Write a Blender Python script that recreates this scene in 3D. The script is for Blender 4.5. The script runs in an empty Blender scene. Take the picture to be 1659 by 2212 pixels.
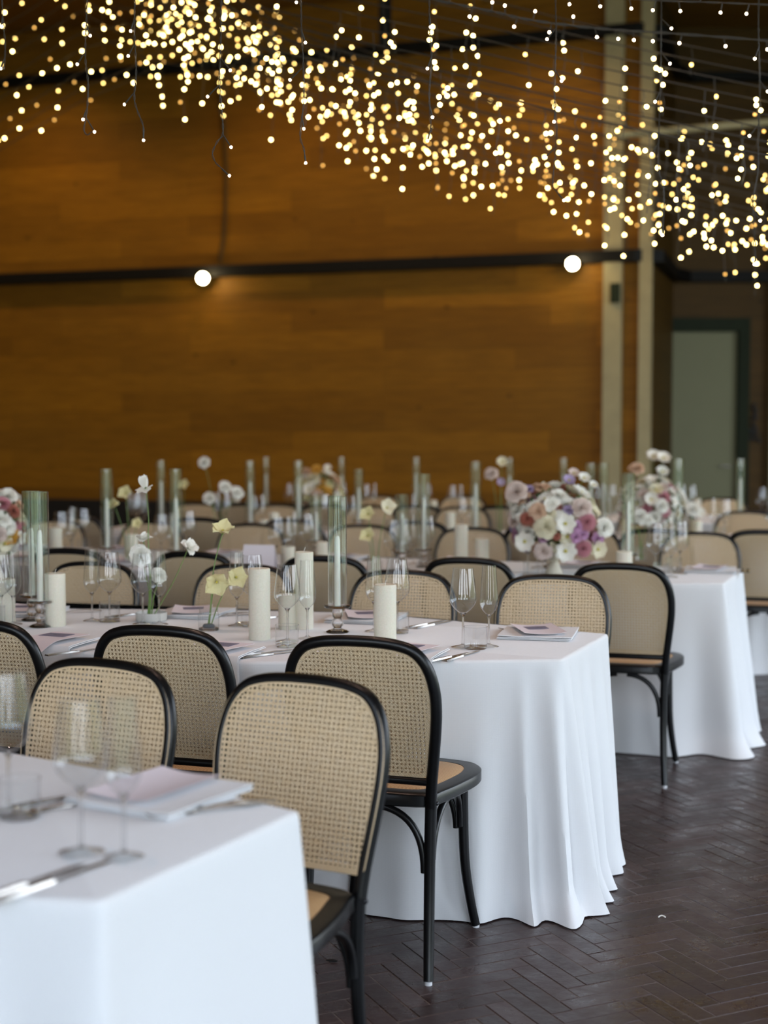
import bpy, math, random
from mathutils import Vector, Matrix, noise
R = math.radians
PI = math.pi
rnd = random.Random(7)
sc = bpy.context.scene
col = sc.collection
ORD = ['first', 'second', 'third', 'fourth', 'fifth', 'sixth', 'seventh', 'eighth', 'ninth', 'tenth', 'eleventh', 'twelfth']

# ------------------------------------------------------------------ camera
F = 50.0 / 36.0 * 2212.0
H = 1.394
PITCH = math.atan(173.0 / F)
CA, SA = math.cos(PITCH), math.sin(PITCH)
cam_d = bpy.data.cameras.new('camera')
cam = bpy.data.objects.new('camera', cam_d)
col.objects.link(cam)
cam.location = (0, 0, H)
cam.rotation_euler = (PI / 2 - PITCH, 0, 0)
cam_d.sensor_fit = 'VERTICAL'
cam_d.sensor_height = 36
cam_d.lens = 50
cam_d.clip_start = 0.05
cam_d.dof.use_dof = True
cam_d.dof.focus_distance = 3.95
cam_d.dof.aperture_fstop = 2.0
sc.camera = cam

# ------------------------------------------------------------------ view, render helpers
sc.view_settings.view_transform = 'Standard'
sc.view_settings.look = 'None'
sc.view_settings.gamma = 1
sc.view_settings.exposure = 0.0
sc.cycles.use_denoising = True
sc.cycles.max_bounces = 12
sc.cycles.diffuse_bounces = 3
sc.cycles.glossy_bounces = 3
sc.cycles.transmission_bounces = 12
sc.cycles.transparent_max_bounces = 24
sc.cycles.caustics_reflective = False
sc.cycles.caustics_refractive = True
sc.cycles.sample_clamp_indirect = 4
sc.cycles.blur_glossy = 0.3

# ------------------------------------------------------------------ sky
w = bpy.data.worlds.new('World'); sc.world = w
w.use_nodes = True
nt = w.node_tree
bg = nt.nodes['Background']
tc = nt.nodes.new('ShaderNodeTexCoord')
sx = nt.nodes.new('ShaderNodeSeparateXYZ')
rp = nt.nodes.new('ShaderNodeValToRGB')
rp.color_ramp.elements[0].position = 0.0
rp.color_ramp.elements[0].color = (0.86, 0.90, 0.92, 1)
rp.color_ramp.elements[1].position = 0.8
rp.color_ramp.elements[1].color = (0.45, 0.66, 1.0, 1)
nt.links.new(tc.outputs['Generated'], sx.inputs[0])
nt.links.new(sx.outputs['Z'], rp.inputs[0])
nt.links.new(rp.outputs[0], bg.inputs['Color'])
bg.inputs['Strength'].default_value = 7.8

# daylight comes in through the glazed front and right walls: portals sit in their openings
def portal(name, loc, rot, sx_, sy_):
    l = bpy.data.lights.new(name, 'AREA')
    l.shape = 'RECTANGLE'; l.size = sx_; l.size_y = sy_
    l.cycles.is_portal = True
    o = bpy.data.objects.new(name, l); col.objects.link(o)
    o.location = loc; o.rotation_euler = rot
portal('daylight_portal_front', (0, -2.95, 2.3), (R(90), 0, 0), 13.2, 4.6)
portal('daylight_portal_right', (7.95, 4.0, 2.3), (R(90), 0, R(90)), 11.2, 4.6)

def lamp(name, kind, loc, energy, color, rot=(0, 0, 0), size=0.2, spot=R(80), blend=0.8):
    l = bpy.data.lights.new(name, kind)
    l.energy = energy; l.color = color
    if kind == 'AREA':
        l.size = size
    elif kind in ('POINT', 'SPOT'):
        l.shadow_soft_size = size
    if kind == 'SPOT':
        l.spot_size = spot; l.spot_blend = blend
    o = bpy.data.objects.new(name, l); col.objects.link(o)
    o.location = loc; o.rotation_euler = rot
    return o

# ------------------------------------------------------------------ picture point -> place
def ray(px, py):
    x = (px - 829.5) / F; y = -(py - 1106.0) / F
    return Vector((x, CA + y * SA, -SA + y * CA))
def onz(px, py, z):
    d = ray(px, py); t = (z - H) / d.z
    return Vector((d.x * t, d.y * t, z))
def ony(px, py, Y):
    d = ray(px, py); t = Y / d.y
    return Vector((d.x * t, Y, H + d.z * t))
def xat(px, Y, z):
    return (px - 829.5) / F * (Y * CA - (z - H) * SA)

# ------------------------------------------------------------------ materials
def mat(name):
    m = bpy.data.materials.new(name); m.use_nodes = True
    return m, m.node_tree, m.node_tree.nodes['Principled BSDF']
def N(nt, t, **kw):
    n = nt.nodes.new('ShaderNode' + t)
    for k, v in kw.items():
        setattr(n, k, v)
    return n
def mix_rgb(nt, fac, a, b, mode='MIX'):
    n = N(nt, 'MixRGB', blend_type=mode)
    for i, v in ((0, fac), (1, a), (2, b)):
        if hasattr(v, 'is_linked') or hasattr(v, 'links'):
            nt.links.new(v, n.inputs[i])
        elif isinstance(v, (int, float)):
            n.inputs[i].default_value = v
        else:
            n.inputs[i].default_value = (*v, 1)
    return n.outputs[0]
def ramp(nt, src, stops):
    n = N(nt, 'ValToRGB')
    e = n.color_ramp.elements
    while len(e) < len(stops): e.new(0.5)
    for k, (p, c) in enumerate(stops):
        e[k].position = p
        e[k].color = (c, c, c, 1) if isinstance(c, (int, float)) else (*c, 1)
    nt.links.new(src, n.inputs[0])
    return n.outputs[0]
def bump(nt, b, src, dist, strength=1.0):
    n = N(nt, 'Bump'); n.inputs['Distance'].default_value = dist; n.inputs['Strength'].default_value = strength
    nt.links.new(src, n.inputs['Height']); nt.links.new(n.outputs[0], b.inputs['Normal'])
def coord(nt, kind='Object', scale=(1, 1, 1)):
    t = N(nt, 'TexCoord'); m = N(nt, 'Mapping'); m.inputs['Scale'].default_value = scale
    nt.links.new(t.outputs[kind], m.inputs[0])
    return m.outputs[0]
def noise_tex(nt, vec, scale, detail=3, rough=.5):
    n = N(nt, 'TexNoise'); n.inputs['Scale'].default_value = scale
    n.inputs['Detail'].default_value = detail; n.inputs['Roughness'].default_value = rough
    nt.links.new(vec, n.inputs['Vector'])
    return n.outputs['Fac']
def simple(name, c, rough=.5, metal=0, nscale=30, namp=.08, bd=0.0, spec=None, sheen=0, sss=0):
    m, nt, b = mat(name)
    v = coord(nt)
    f = noise_tex(nt, v, nscale)
    dark = tuple(x * (1 - namp * 2) for x in c); lite = tuple(min(1, x * (1 + namp)) for x in c)
    nt.links.new(mix_rgb(nt, f, dark, lite), b.inputs['Base Color'])
    b.inputs['Roughness'].default_value = rough
    b.inputs['Metallic'].default_value = metal
    if spec is not None: b.inputs['Specular IOR Level'].default_value = spec
    if sheen: b.inputs['Sheen Weight'].default_value = sheen
    if sss:
        b.inputs['Subsurface Weight'].default_value = sss
        b.inputs['Subsurface Scale'].default_value = .01
    if bd: bump(nt, b, f, bd)
    return m

def planks(name, base, warm, pale, L=2.1, Hh=.2, rough=.55, axes='XZ'):
    m, nt, b = mat(name)
    t = N(nt, 'TexCoord'); s = N(nt, 'SeparateXYZ'); c = N(nt, 'CombineXYZ')
    nt.links.new(t.outputs['Object'], s.inputs[0])
    nt.links.new(s.outputs[axes[0]], c.inputs[0]); nt.links.new(s.outputs[axes[1]], c.inputs[1])
    def brick(c1, c2, sq):
        br = N(nt, 'TexBrick')
        br.offset = .37; br.offset_frequency = 2; br.squash = sq; br.squash_frequency = 3
        br.inputs['Color1'].default_value = (*c1, 1); br.inputs['Color2'].default_value = (*c2, 1)
        br.inputs['Mortar'].default_value = (c1[0] * .45, c1[1] * .45, c1[2] * .45, 1)
        br.inputs['Scale'].default_value = 1
        br.inputs['Brick Width'].default_value = L; br.inputs['Row Height'].default_value = Hh
        br.inputs['Mortar Size'].default_value = .0016
        nt.links.new(c.outputs[0], br.inputs['Vector'])
        return br
    b1 = brick(base, warm, 1.25)
    b2 = brick((0, 0, 0), (1, 1, 1), 1.25); b2.inputs['Bias'].default_value = -.35
    b2.offset = .37
    mp = N(nt, 'Mapping'); mp.inputs['Scale'].default_value = (1.2, 14, 1)
    nt.links.new(c.outputs[0], mp.inputs[0])
    g = noise_tex(nt, mp.outputs[0], 2.2, 6, .6)
    mp2 = N(nt, 'Mapping'); mp2.inputs['Scale'].default_value = (.35, .8, 1)
    nt.links.new(c.outputs[0], mp2.inputs[0])
    big = noise_tex(nt, mp2.outputs[0], 1.6, 2)
    x = mix_rgb(nt, ramp(nt, big, [(.35, 0), (.7, .45)]), b1.outputs['Color'], pale)
    x = mix_rgb(nt, ramp(nt, g, [(.3, .55), (.7, 0)]), x, tuple(v * .55 for v in base))
    vo = N(nt, 'TexVoronoi'); vo.inputs['Scale'].default_value = 2.1
    mp3 = N(nt, 'Mapping'); mp3.inputs['Scale'].default_value = (1, 1.7, 1)
    nt.links.new(c.outputs[0], mp3.inputs[0]); nt.links.new(mp3.outputs[0], vo.inputs['Vector'])
    kn = ramp(nt, vo.outputs['Distance'], [(0.02, .8), (.085, 0)])
    x = mix_rgb(nt, kn, x, tuple(v * .25 for v in base))
    nt.links.new(x, b.inputs['Base Color'])
    b.inputs['Roughness'].default_value = rough
    b.inputs['Specular IOR Level'].default_value = .18
    return m

M = {}
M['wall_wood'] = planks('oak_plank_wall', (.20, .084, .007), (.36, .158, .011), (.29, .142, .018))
M['ceil_wood'] = planks('ceiling_boards', (.24, .115, .018), (.32, .155, .022), (.28, .15, .03), 2.6, .16, axes='XY')
M['post_wood'] = simple('pale_timber_post', (.42, .365, .21), .7, nscale=6, namp=.1)
M['black_steel'] = simple('black_steel', (.006, .0055, .005), .6, nscale=8, spec=.2)
M['black_panel'] = simple('black_skirting', (.006, .006, .006), .6, nscale=8)
M['door_green'] = simple('sage_door_paint', (.23, .23, .13), .5, nscale=3, namp=.04, spec=.25)
M['frame_green'] = simple('dark_green_frame', (.024, .032, .018), .7, nscale=4, spec=.15)
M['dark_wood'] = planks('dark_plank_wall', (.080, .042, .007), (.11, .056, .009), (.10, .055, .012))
M['mullion'] = simple('dark_window_frame', (.03, .035, .04), .4)
M['white_plaster'] = simple('plaster', (.62, .60, .56), .8)
M['lawn'] = simple('lawn_grass', (.36, .38, .22), .9, nscale=3, namp=.3)
M['hedge'] = simple('hedge_leaf', (.42, .44, .20), .8, nscale=2, namp=.35)

# floor bricks
m, nt_, b = mat('herringbone_brick'); M['brick'] = m
g = N(nt_, 'NewGeometry')
v = coord(nt_)
c1 = ramp(nt_, g.outputs['Random Per Island'], [(0, (.034, .020, .017)), (.5, (.048, .029, .027)), (1, (.064, .040, .036))])
f = noise_tex(nt_, v, 9, 6, .65)
f2 = noise_tex(nt_, v, 70, 4, .6)
x = mix_rgb(nt_, ramp(nt_, f, [(.42, 0), (.75, .5)]), c1, (.072, .055, .056))
x = mix_rgb(nt_, ramp(nt_, f2, [(.62, 0), (.70, .6)]), x, (.02, .014, .012))
nt_.links.new(x, b.inputs['Base Color'])
nt_.links.new(ramp(nt_, f, [(.35, .20), (.65, .50)]), b.inputs['Roughness'])
f3 = noise_tex(nt_, v, 38, 5, .6)
bump(nt_, b, f3, .0025, .6)
M['grout'] = simple('floor_joint', (.15, .12, .105), .85, nscale=60, namp=.2)

# linen
def linen(name, c, bd=.0003):
    m, nt, b = mat(name)
    v = coord(nt)
    a = N(nt, 'TexWave', wave_type='BANDS', bands_direction='X'); a.inputs['Scale'].default_value = 130; a.inputs['Distortion'].default_value = 3
    d = N(nt, 'TexWave', wave_type='BANDS', bands_direction='Z'); d.inputs['Scale'].default_value = 130; d.inputs['Distortion'].default_value = 3
    nt.links.new(v, a.inputs[0]); nt.links.new(v, d.inputs[0])
    wv = mix_rgb(nt, .5, a.outputs['Color'], d.outputs['Color'])
    n1 = noise_tex(nt, v, 9, 5, .6)
    hgt = mix_rgb(nt, .55, wv, n1)
    nt.links.new(mix_rgb(nt, wv, tuple(q * .93 for q in c), c), b.inputs['Base Color'])
    b.inputs['Roughness'].default_value = .85
    b.inputs['Sheen Weight'].default_value = .15
    b.inputs['Specular IOR Level'].default_value = .2
    bump(nt, b, hgt, bd)
    return m
M['cloth'] = linen('white_linen_cloth', (.80, .80, .81))
M['napkin'] = linen('white_napkin_linen', (.80, .80, .81))
M['menu'] = simple('lilac_pink_paper', (.82, .75, .80), .8, nscale=400, namp=.02)
M['slate'] = simple('slate_blue_card', (.20, .19, .27), .7, nscale=300, namp=.03)
M['ink'] = simple('dark_ink', (.08, .07, .11), .7)
M['white_card'] = simple('white_card', (.78, .73, .77), .8, nscale=200, namp=.02)
M['black_wood'] = simple('black_lacquered_bentwood', (.0045, .0048, .0055), .3, nscale=40, namp=.3, bd=.0001, spec=.35)
M['pad'] = simple('white_glide', (.7, .7, .72), .5)
M['steel'] = simple('polished_steel', (.50, .46, .42), .27, metal=1)
M['bolt'] = simple('black_bolt', (.03, .03, .035), .25, metal=.6)

def cane(name, c):
    m, nt, b = mat(name)
    v = coord(nt)
    mp = N(nt, 'Mapping'); mp.inputs['Rotation'].default_value = (0, R(45), 0); nt.links.new(v, mp.inputs[0])
    a = N(nt, 'TexWave', wave_type='BANDS', bands_direction='X'); a.inputs['Scale'].default_value = 64; a.inputs['Distortion'].default_value = 1
    d = N(nt, 'TexWave', wave_type='BANDS', bands_direction='Z'); d.inputs['Scale'].default_value = 64; d.inputs['Distortion'].default_value = 1
    nt.links.new(mp.outputs[0], a.inputs[0]); nt.links.new(mp.outputs[0], d.inputs[0])
    wv = mix_rgb(nt, 1, a.outputs['Color'], d.outputs['Color'], 'MULTIPLY')
    n1 = noise_tex(nt, v, 55, 4)
    x = mix_rgb(nt, ramp(nt, wv, [(0, 0), (.5, .5)]), tuple(q * .78 for q in c), c)
    x = mix_rgb(nt, ramp(nt, n1, [(.35, .35), (.65, 0)]), x, (c[0] * .8, c[1] * .72, c[2] * .6))
    nt.links.new(x, b.inputs['Base Color'])
    b.inputs['Roughness'].default_value = .5
    bump(nt, b, wv, .0008)
    return m
M['cane'] = cane('woven_cane_webbing', (.80, .62, .40))
m, nt_, b = mat('woven_rattan_seat'); M['rattan'] = m
v = coord(nt_)
ck = N(nt_, 'TexChecker'); ck.inputs['Scale'].default_value = 190; ck.inputs['Color1'].default_value = (.62, .40, .20, 1); ck.inputs['Color2'].default_value = (.36, .20, .085, 1)
nt_.links.new(v, ck.inputs['Vector'])
n1 = noise_tex(nt_, v, 160, 3)
nt_.links.new(mix_rgb(nt_, n1, ck.outputs['Color'], (.55, .37, .19)), b.inputs['Base Color'])
b.inputs['Roughness'].default_value = .5
bump(nt_, b, ck.outputs['Fac'], .001)

# wax with small crystals
m, nt_, b = mat('ivory_pillar_wax'); M['wax'] = m
v = coord(nt_); n1 = noise_tex(nt_, v, 230, 4, .7)
nt_.links.new(mix_rgb(nt_, n1, (.60, .56, .44), (.80, .77, .66)), b.inputs['Base Color'])
b.inputs['Roughness'].default_value = .55
b.inputs['Subsurface Weight'].default_value = .15; b.inputs['Subsurface Scale'].default_value = .01
M['taper'] = simple('white_taper_wax', (.80, .79, .72), .4, nscale=20, namp=.02, sss=.15)
M['wick'] = simple('cotton_wick', (.75, .72, .66), .8)
M['stone'] = simple('grey_stoneware', (.55, .54, .50), .6, nscale=60, namp=.06)
M['cream_vase'] = simple('cream_stoneware_vase', (.72, .66, .52), .5, nscale=60, namp=.05)
M['stem'] = simple('green_stem', (.16, .26, .06), .5, nscale=30, namp=.2)
M['leaf'] = simple('leaf_green', (.10, .17, .05), .5, nscale=20, namp=.3)
M['water_stone'] = simple('dark_pin_base', (.07, .09, .11), .4)
def petal(name, c, c2=None):
    m, nt, b = mat(name)
    v = coord(nt); n1 = noise_tex(nt, v, 25, 3)
    nt.links.new(mix_rgb(nt, n1, c2 or tuple(q * .85 for q in c), c), b.inputs['Base Color'])
    b.inputs['Roughness'].default_value = .6
    b.inputs['Specular IOR Level'].default_value = .25
    tr = N(nt, 'BsdfTranslucent'); nt.links.new(mix_rgb(nt, .5, c, (.9, .9, .7)), tr.inputs[0])
    mx = N(nt, 'MixShader'); mx.inputs[0].default_value = .2
    out = nt.nodes['Material Output']
    nt.links.new(b.outputs[0], mx.inputs[1]); nt.links.new(tr.outputs[0], mx.inputs[2])
    nt.links.new(mx.outputs[0], out.inputs[0])
    return m
PET = {
    'white': petal('white_petal', (.93, .91, .86), (.86, .84, .76)),
    'cream': petal('cream_petal', (.86, .80, .60)),
    'yellow': petal('butter_yellow_petal', (.85, .78, .44)),
    'pink': petal('dusty_pink_petal', (.62, .30, .34), (.50, .17, .22)),
    'mauve': petal('mauve_petal', (.62, .34, .56)),
    'violet': petal('violet_petal', (.52, .42, .66)),
    'peach': petal('peach_petal', (.80, .56, .40)),
    'rust': petal('rust_red_petal', (.46, .15, .11)),
    'gold': petal('golden_petal', (.80, .45, .08)),
    'blush': petal('blush_petal', (.80, .66, .60)),
}
M['pistil'] = simple('yellow_green_centre', (.55, .48, .08), .7, nscale=200, namp=.2)

def thin_glass(name, tint=(.97, .98, .98), gain=2.1):
    m = bpy.data.materials.new(name); m.use_nodes = True
    nt = m.node_tree; nt.nodes.clear()
    out = N(nt, 'OutputMaterial'); tr = N(nt, 'BsdfTransparent'); gl = N(nt, 'BsdfGlossy'); lw = N(nt, 'LayerWeight'); pw = N(nt, 'Math', operation='POWER'); pw.inputs[1].default_value = 5; lw.inputs['Blend'].default_value = .5; ma = N(nt, 'Math', operation='MULTIPLY_ADD'); ma.inputs[1].default_value = .96; ma.inputs[2].default_value = .04; mu = N(nt, 'Math', operation='MULTIPLY', use_clamp=True); mx = N(nt, 'MixShader')
    tr.inputs[0].default_value = (*tint, 1); gl.inputs['Roughness'].default_value = .015
    mu.inputs[1].default_value = gain
    nt.links.new(lw.outputs['Facing'], pw.inputs[0]); nt.links.new(pw.outputs[0], ma.inputs[0]); nt.links.new(ma.outputs[0], mu.inputs[0]); nt.links.new(mu.outputs[0], mx.inputs[0])
    nt.links.new(tr.outputs[0], mx.inputs[1]); nt.links.new(gl.outputs[0], mx.inputs[2]); nt.links.new(mx.outputs[0], out.inputs[0])
    return m
M['glass'] = thin_glass('clear_thin_glass')
m, nt_, b = mat('clear_solid_glass'); M['solid'] = m
b.inputs['Transmission Weight'].default_value = 1; b.inputs['Roughness'].default_value = 0; b.inputs['IOR'].default_value = 1.48
b.inputs['Base Color'].default_value = (1, 1, 1, 1)
tr_ = N(nt_, 'BsdfTransparent'); gl_ = N(nt_, 'BsdfGlossy'); gl_.inputs['Roughness'].default_value = .02
lw_ = N(nt_, 'LayerWeight'); m1_ = N(nt_, 'MixShader'); m2_ = N(nt_, 'MixShader'); m2_.inputs[0].default_value = .6; lw_.inputs['Blend'].default_value = .32
nt_.links.new(lw_.outputs['Fresnel'], m1_.inputs[0]); nt_.links.new(tr_.outputs[0], m1_.inputs[1]); nt_.links.new(gl_.outputs[0], m1_.inputs[2])
nt_.links.new(m1_.outputs[0], m2_.inputs[1]); nt_.links.new(b.outputs[0], m2_.inputs[2]); nt_.links.new(m2_.outputs[0], nt_.nodes['Material Output'].inputs[0])
M['chimney'] = thin_glass('cylinder_glass', (.95, .97, .95), gain=3.4)
M['foot'] = thin_glass('clear_foot_glass', gain=2.4)

def emis(name, c, s):
    m = bpy.data.materials.new(name); m.use_nodes = True
    nt = m.node_tree; nt.nodes.clear()
    out = N(nt, 'OutputMaterial'); e = N(nt, 'Emission'); e.inputs[0].default_value = (*c, 1); e.inputs[1].default_value = s
    nt.links.new(e.outputs[0], out.inputs[0])
    return m
M['bulb_bright'] = emis('fairy_bulb_bright', (1, .73, .26), 30)
M['bulb_mid'] = emis('fairy_bulb_mid', (1, .66, .19), 11)
M['bulb_dim'] = emis('fairy_bulb_dim', (1, .52, .12), 4)
M['bulb_near'] = emis('fairy_bulb_near', (1, .72, .45), 40)
M['lamp'] = emis('spot_lamp_face', (1, .78, .42), 60)
M['cable'] = simple('dark_cable', (.032, .026, .018), .5)

# ------------------------------------------------------------------ mesh tools
class MB:
    def __init__(s): s.v = []; s.f = []; s.mi = []
    def add(s, vs, fs, mi=0):
        o = len(s.v); s.v += [tuple(p) for p in vs]
        s.f += [tuple(i + o for i in f) for f in fs]; s.mi += [mi] * len(fs)
        return s
    def box(s, lo, hi, mi=0):
        x0, y0, z0 = lo; x1, y1, z1 = hi
        return s.add([(x0, y0, z0), (x1, y0, z0), (x1, y1, z0), (x0, y1, z0), (x0, y0, z1), (x1, y0, z1), (x1, y1, z1), (x0, y1, z1)],
                     [(0, 3, 2, 1), (4, 5, 6, 7), (0, 1, 5, 4), (1, 2, 6, 5), (2, 3, 7, 6), (3, 0, 4, 7)], mi)
    def lathe(s, prof, seg=32, mi=0, c=(0, 0), ripple=None):
        vs = []; fs = []; idx = []
        for r, z in prof:
            if r < 1e-6:
                idx.append([len(vs)]); vs.append((c[0], c[1], z))
            else:
                a = []
                for k in range(seg):
                    t = 2 * PI * k / seg
                    rr = r * (1 + (ripple(t, z) if ripple else 0))
                    a.append(len(vs)); vs.append((c[0] + rr * math.cos(t), c[1] + rr * math.sin(t), z))
                idx.append(a)
        for a, b2 in zip(idx, idx[1:]):
            for k in range(seg):
                k2 = (k + 1) % seg
                if len(a) == 1 and len(b2) == 1: continue
                if len(a) == 1: fs.append((a[0], b2[k2], b2[k]))
                elif len(b2) == 1: fs.append((a[k], a[k2], b2[0]))
                else: fs.append((a[k], a[k2], b2[k2], b2[k]))
        return s.add(vs, fs, mi)
    def tube(s, pts, r, seg=10, mi=0, caps=True, closed=False):
        pts = [Vector(p) for p in pts]; n = len(pts)
        rr = r if hasattr(r, '__len__') else [r] * n
        vs = []; fs = []
        up = None
        for i in range(n):
            if closed: t = (pts[(i + 1) % n] - pts[i - 1])
            else: t = pts[min(i + 1, n - 1)] - pts[max(i - 1, 0)]
            t.normalize()
            if up is None:
                up = Vector((0, 0, 1)) if abs(t.z) < .9 else Vector((0, 1, 0))
            up = (up - t * up.dot(t)); up.normalize()
            bn = t.cross(up)
            for k in range(seg):
                a = 2 * PI * k / seg
                vs.append(pts[i] + (up * math.cos(a) + bn * math.sin(a)) * rr[i])
        for i in range(n if closed else n - 1):
            j = (i + 1) % n
            for k in range(seg):
                k2 = (k + 1) % seg
                fs.append((i * seg + k, i * seg + k2, j * seg + k2, j * seg + k))
        if caps and not closed:
            fs.append(tuple(range(seg - 1, -1, -1))); fs.append(tuple((n - 1) * seg + k for k in range(seg)))
        return s.add(vs, fs, mi)
    def ball(s, c, r, seg=8, rings=6, mi=0, sz=1):
        prof = [(r * math.sin(PI * k / rings), c[2] - r * sz * math.cos(PI * k / rings)) for k in range(rings + 1)]
        prof[0] = (0, prof[0][1]); prof[-1] = (0, prof[-1][1])
        return s.lathe(prof, seg, mi, (c[0], c[1]))
    def xform(s, mtx):
        s.v = [tuple(mtx @ Vector(p)) for p in s.v]; return s
    def data(s, name, mats, smooth=True):
        me = bpy.data.meshes.new(name)
        me.from_pydata(s.v, [], s.f)
        for mm in (mats if isinstance(mats, (list, tuple)) else [mats]): me.materials.append(mm)
        me.polygons.foreach_set('material_index', s.mi)
        me.polygons.foreach_set('use_smooth', [smooth] * len(s.f))
        me.update()
        return me
    def build(s, name, mats, parent=None, smooth=True, auto=True):
        me = s.data(name, mats, smooth)
        if smooth and auto:
            try: me.set_sharp_from_angle(angle=R(42))
            except Exception: pass
        o = bpy.data.objects.new(name, me); col.objects.link(o); o.parent = parent
        return o

CH = {}
def add_child(p, o):
    o.parent = p; CH.setdefault(p.name, []).append(o); return o
def part(name, mb, m, parent, smooth=True):
    o = mb.build(name, m, None, smooth); return add_child(parent, o)
def inst(name, data, parent, loc=(0, 0, 0), rot=(0, 0, 0), sc_=1):
    o = bpy.data.objects.new(name, data); col.objects.link(o); o.location = loc; o.rotation_euler = rot
    o.scale = (sc_,) * 3 if isinstance(sc_, (int, float)) else sc_
    if parent: add_child(parent, o)
    return o
def tag(o, label=None, cat=None, group=None, kind=None):
    if label: o['label'] = label
    if cat: o['category'] = cat
    if group: o['group'] = group
    if kind: o['kind'] = kind
    return o
def empty(name, loc=(0, 0, 0), rz=0):
    o = bpy.data.objects.new(name, None); col.objects.link(o); o.location = loc; o.rotation_euler = (0, 0, rz)
    o.empty_display_size = .05
    return o
def copy_tree(o, parent=None):
    c = o.copy(); col.objects.link(c)
    if parent: add_child(parent, c)
    for ch in CH.get(o.name, []): copy_tree(ch, c)
    return c
used = set()
def place(proto, loc, rz, label, cat, group):
    o = proto if proto.name not in used else copy_tree(proto)
    used.add(proto.name)
    o.location = loc; o.rotation_euler = (0, 0, rz)
    return tag(o, label, cat, group)
def struct(name, mb, m, smooth=False):
    o = mb.build(name, m, None, smooth); o['kind'] = 'structure'; return o

TAB = ['nearest table', 'second table', 'third table', 'fourth table', 'farthest table']

# ------------------------------------------------------------------ room
WY = lambda x: 14.07 - .32 * x
XC = 2.47
ang = math.atan(-.32)
def wall_local(mb, x0, x1, z0, z1, th, front=0.0):
    # slab whose room face lies on the back wall line, in a frame turned with the wall
    mb.box((x0 / math.cos(ang), front, z0), (x1 / math.cos(ang), front + th, z1)); return mb
ROOMZ = 5.6
mb = wall_local(MB(), -9.5, XC, 0, ROOMZ, .2)
wb = struct('wall_back', mb, M['wall_wood']); wb.location = (0, WY(0), 0); wb.rotation_euler = (0, 0, ang)
# recess side wall and the door wall to the right
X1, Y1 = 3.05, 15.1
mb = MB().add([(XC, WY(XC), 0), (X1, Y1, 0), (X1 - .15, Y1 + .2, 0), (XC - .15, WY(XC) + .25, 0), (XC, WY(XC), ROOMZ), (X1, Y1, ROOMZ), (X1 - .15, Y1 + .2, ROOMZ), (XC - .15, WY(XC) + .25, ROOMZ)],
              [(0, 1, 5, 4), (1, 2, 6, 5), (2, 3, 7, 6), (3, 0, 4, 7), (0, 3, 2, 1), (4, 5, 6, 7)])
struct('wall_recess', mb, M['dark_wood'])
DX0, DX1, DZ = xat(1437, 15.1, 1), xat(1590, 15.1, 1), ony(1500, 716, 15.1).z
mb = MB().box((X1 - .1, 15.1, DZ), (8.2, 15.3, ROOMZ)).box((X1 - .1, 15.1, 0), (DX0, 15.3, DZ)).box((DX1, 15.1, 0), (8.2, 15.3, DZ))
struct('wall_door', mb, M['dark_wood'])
# door
d = empty('door_1', ((DX0 + DX1) / 2, 15.1, 0)); d['kind'] = 'structure'
hw = (DX1 - DX0) / 2
part('door_leaf', MB().box((-hw, .03, .01), (hw, .075, DZ)), M['door_green'], d, False)
fr = MB(); FW = .12
fr.box((-hw - FW, -.05, 0), (-hw, .04, DZ + .14)); fr.box((hw, -.05, 0), (hw + FW, .04, DZ + .14)); fr.box((-hw, -.05, DZ), (hw, .04, DZ + .14))
part('door_frame', fr, M['frame_green'], d, False)
hb = MB().tube([(hw - .06, .03, 1.03), (hw - .06, -.02, 1.03), (hw - .18, -.02, 1.03)], .009)
part('door_handle', hb, M['steel'], d)
# pale timber posts on the corner of the back wall
def post(name, px0, px1):
    def solve(px):
        k = (px - 829.5) / F / CA
        return 14.07 * k / (1 + .32 * k)
    a, b2 = solve(px0), solve(px1)
    o = struct(name, wall_local(MB(), a, b2, 0, ROOMZ, .09, -.09), M['post_wood']); o.location = (0, WY(0), 0); o.rotation_euler = (0, 0, ang)
    return (a + b2) / 2
pc = post('trim_1', 1302, 1341)
post('trim_2', 1378, 1405)
mb = MB().box((4.06, 14.98, 0), (4.16, 15.1, ROOMZ)); struct('trim_3', mb, M['post_wood'])
pz = ony(1322, 640, 13.6).z
o = MB().box((-.045, -.03, -.09), (.045, 0, .09)).build('wall_control_panel', M['frame_green'], None, False)
o.location = (pc + .0, WY(pc) - .095, pz); o.rotation_euler = (0, 0, ang)
tag(o, 'small dark control plate fixed high on the pale timber post', 'control panel')
# black script lettering beside the door
s = MB()
cx = xat(1627, 15.06, 1.3)
def q(px, py):
    p = ony(px, py, 15.07); return (p.x, 15.07, p.z)
s.tube([q(1632, 872), q(1627, 880), q(1631, 890), q(1635, 884), q(1630, 899), q(1624, 905), q(1631, 908), q(1634, 898)], .016, 6)
s.tube([q(1624, 912), q(1629, 920), q(1634, 926), q(1626, 930), q(1620, 926), q(1622, 936), q(1632, 938), q(1638, 933)], .018, 6)
s.tube([q(1618, 944), q(1622, 950), q(1629, 944), q(1633, 951), q(1638, 946), q(1641, 955)], .018, 6)
o = s.build('script_sign', M['black_panel']); tag(o, 'black handwritten style script sign on the dark wood beside the door', 'sign')
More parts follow.
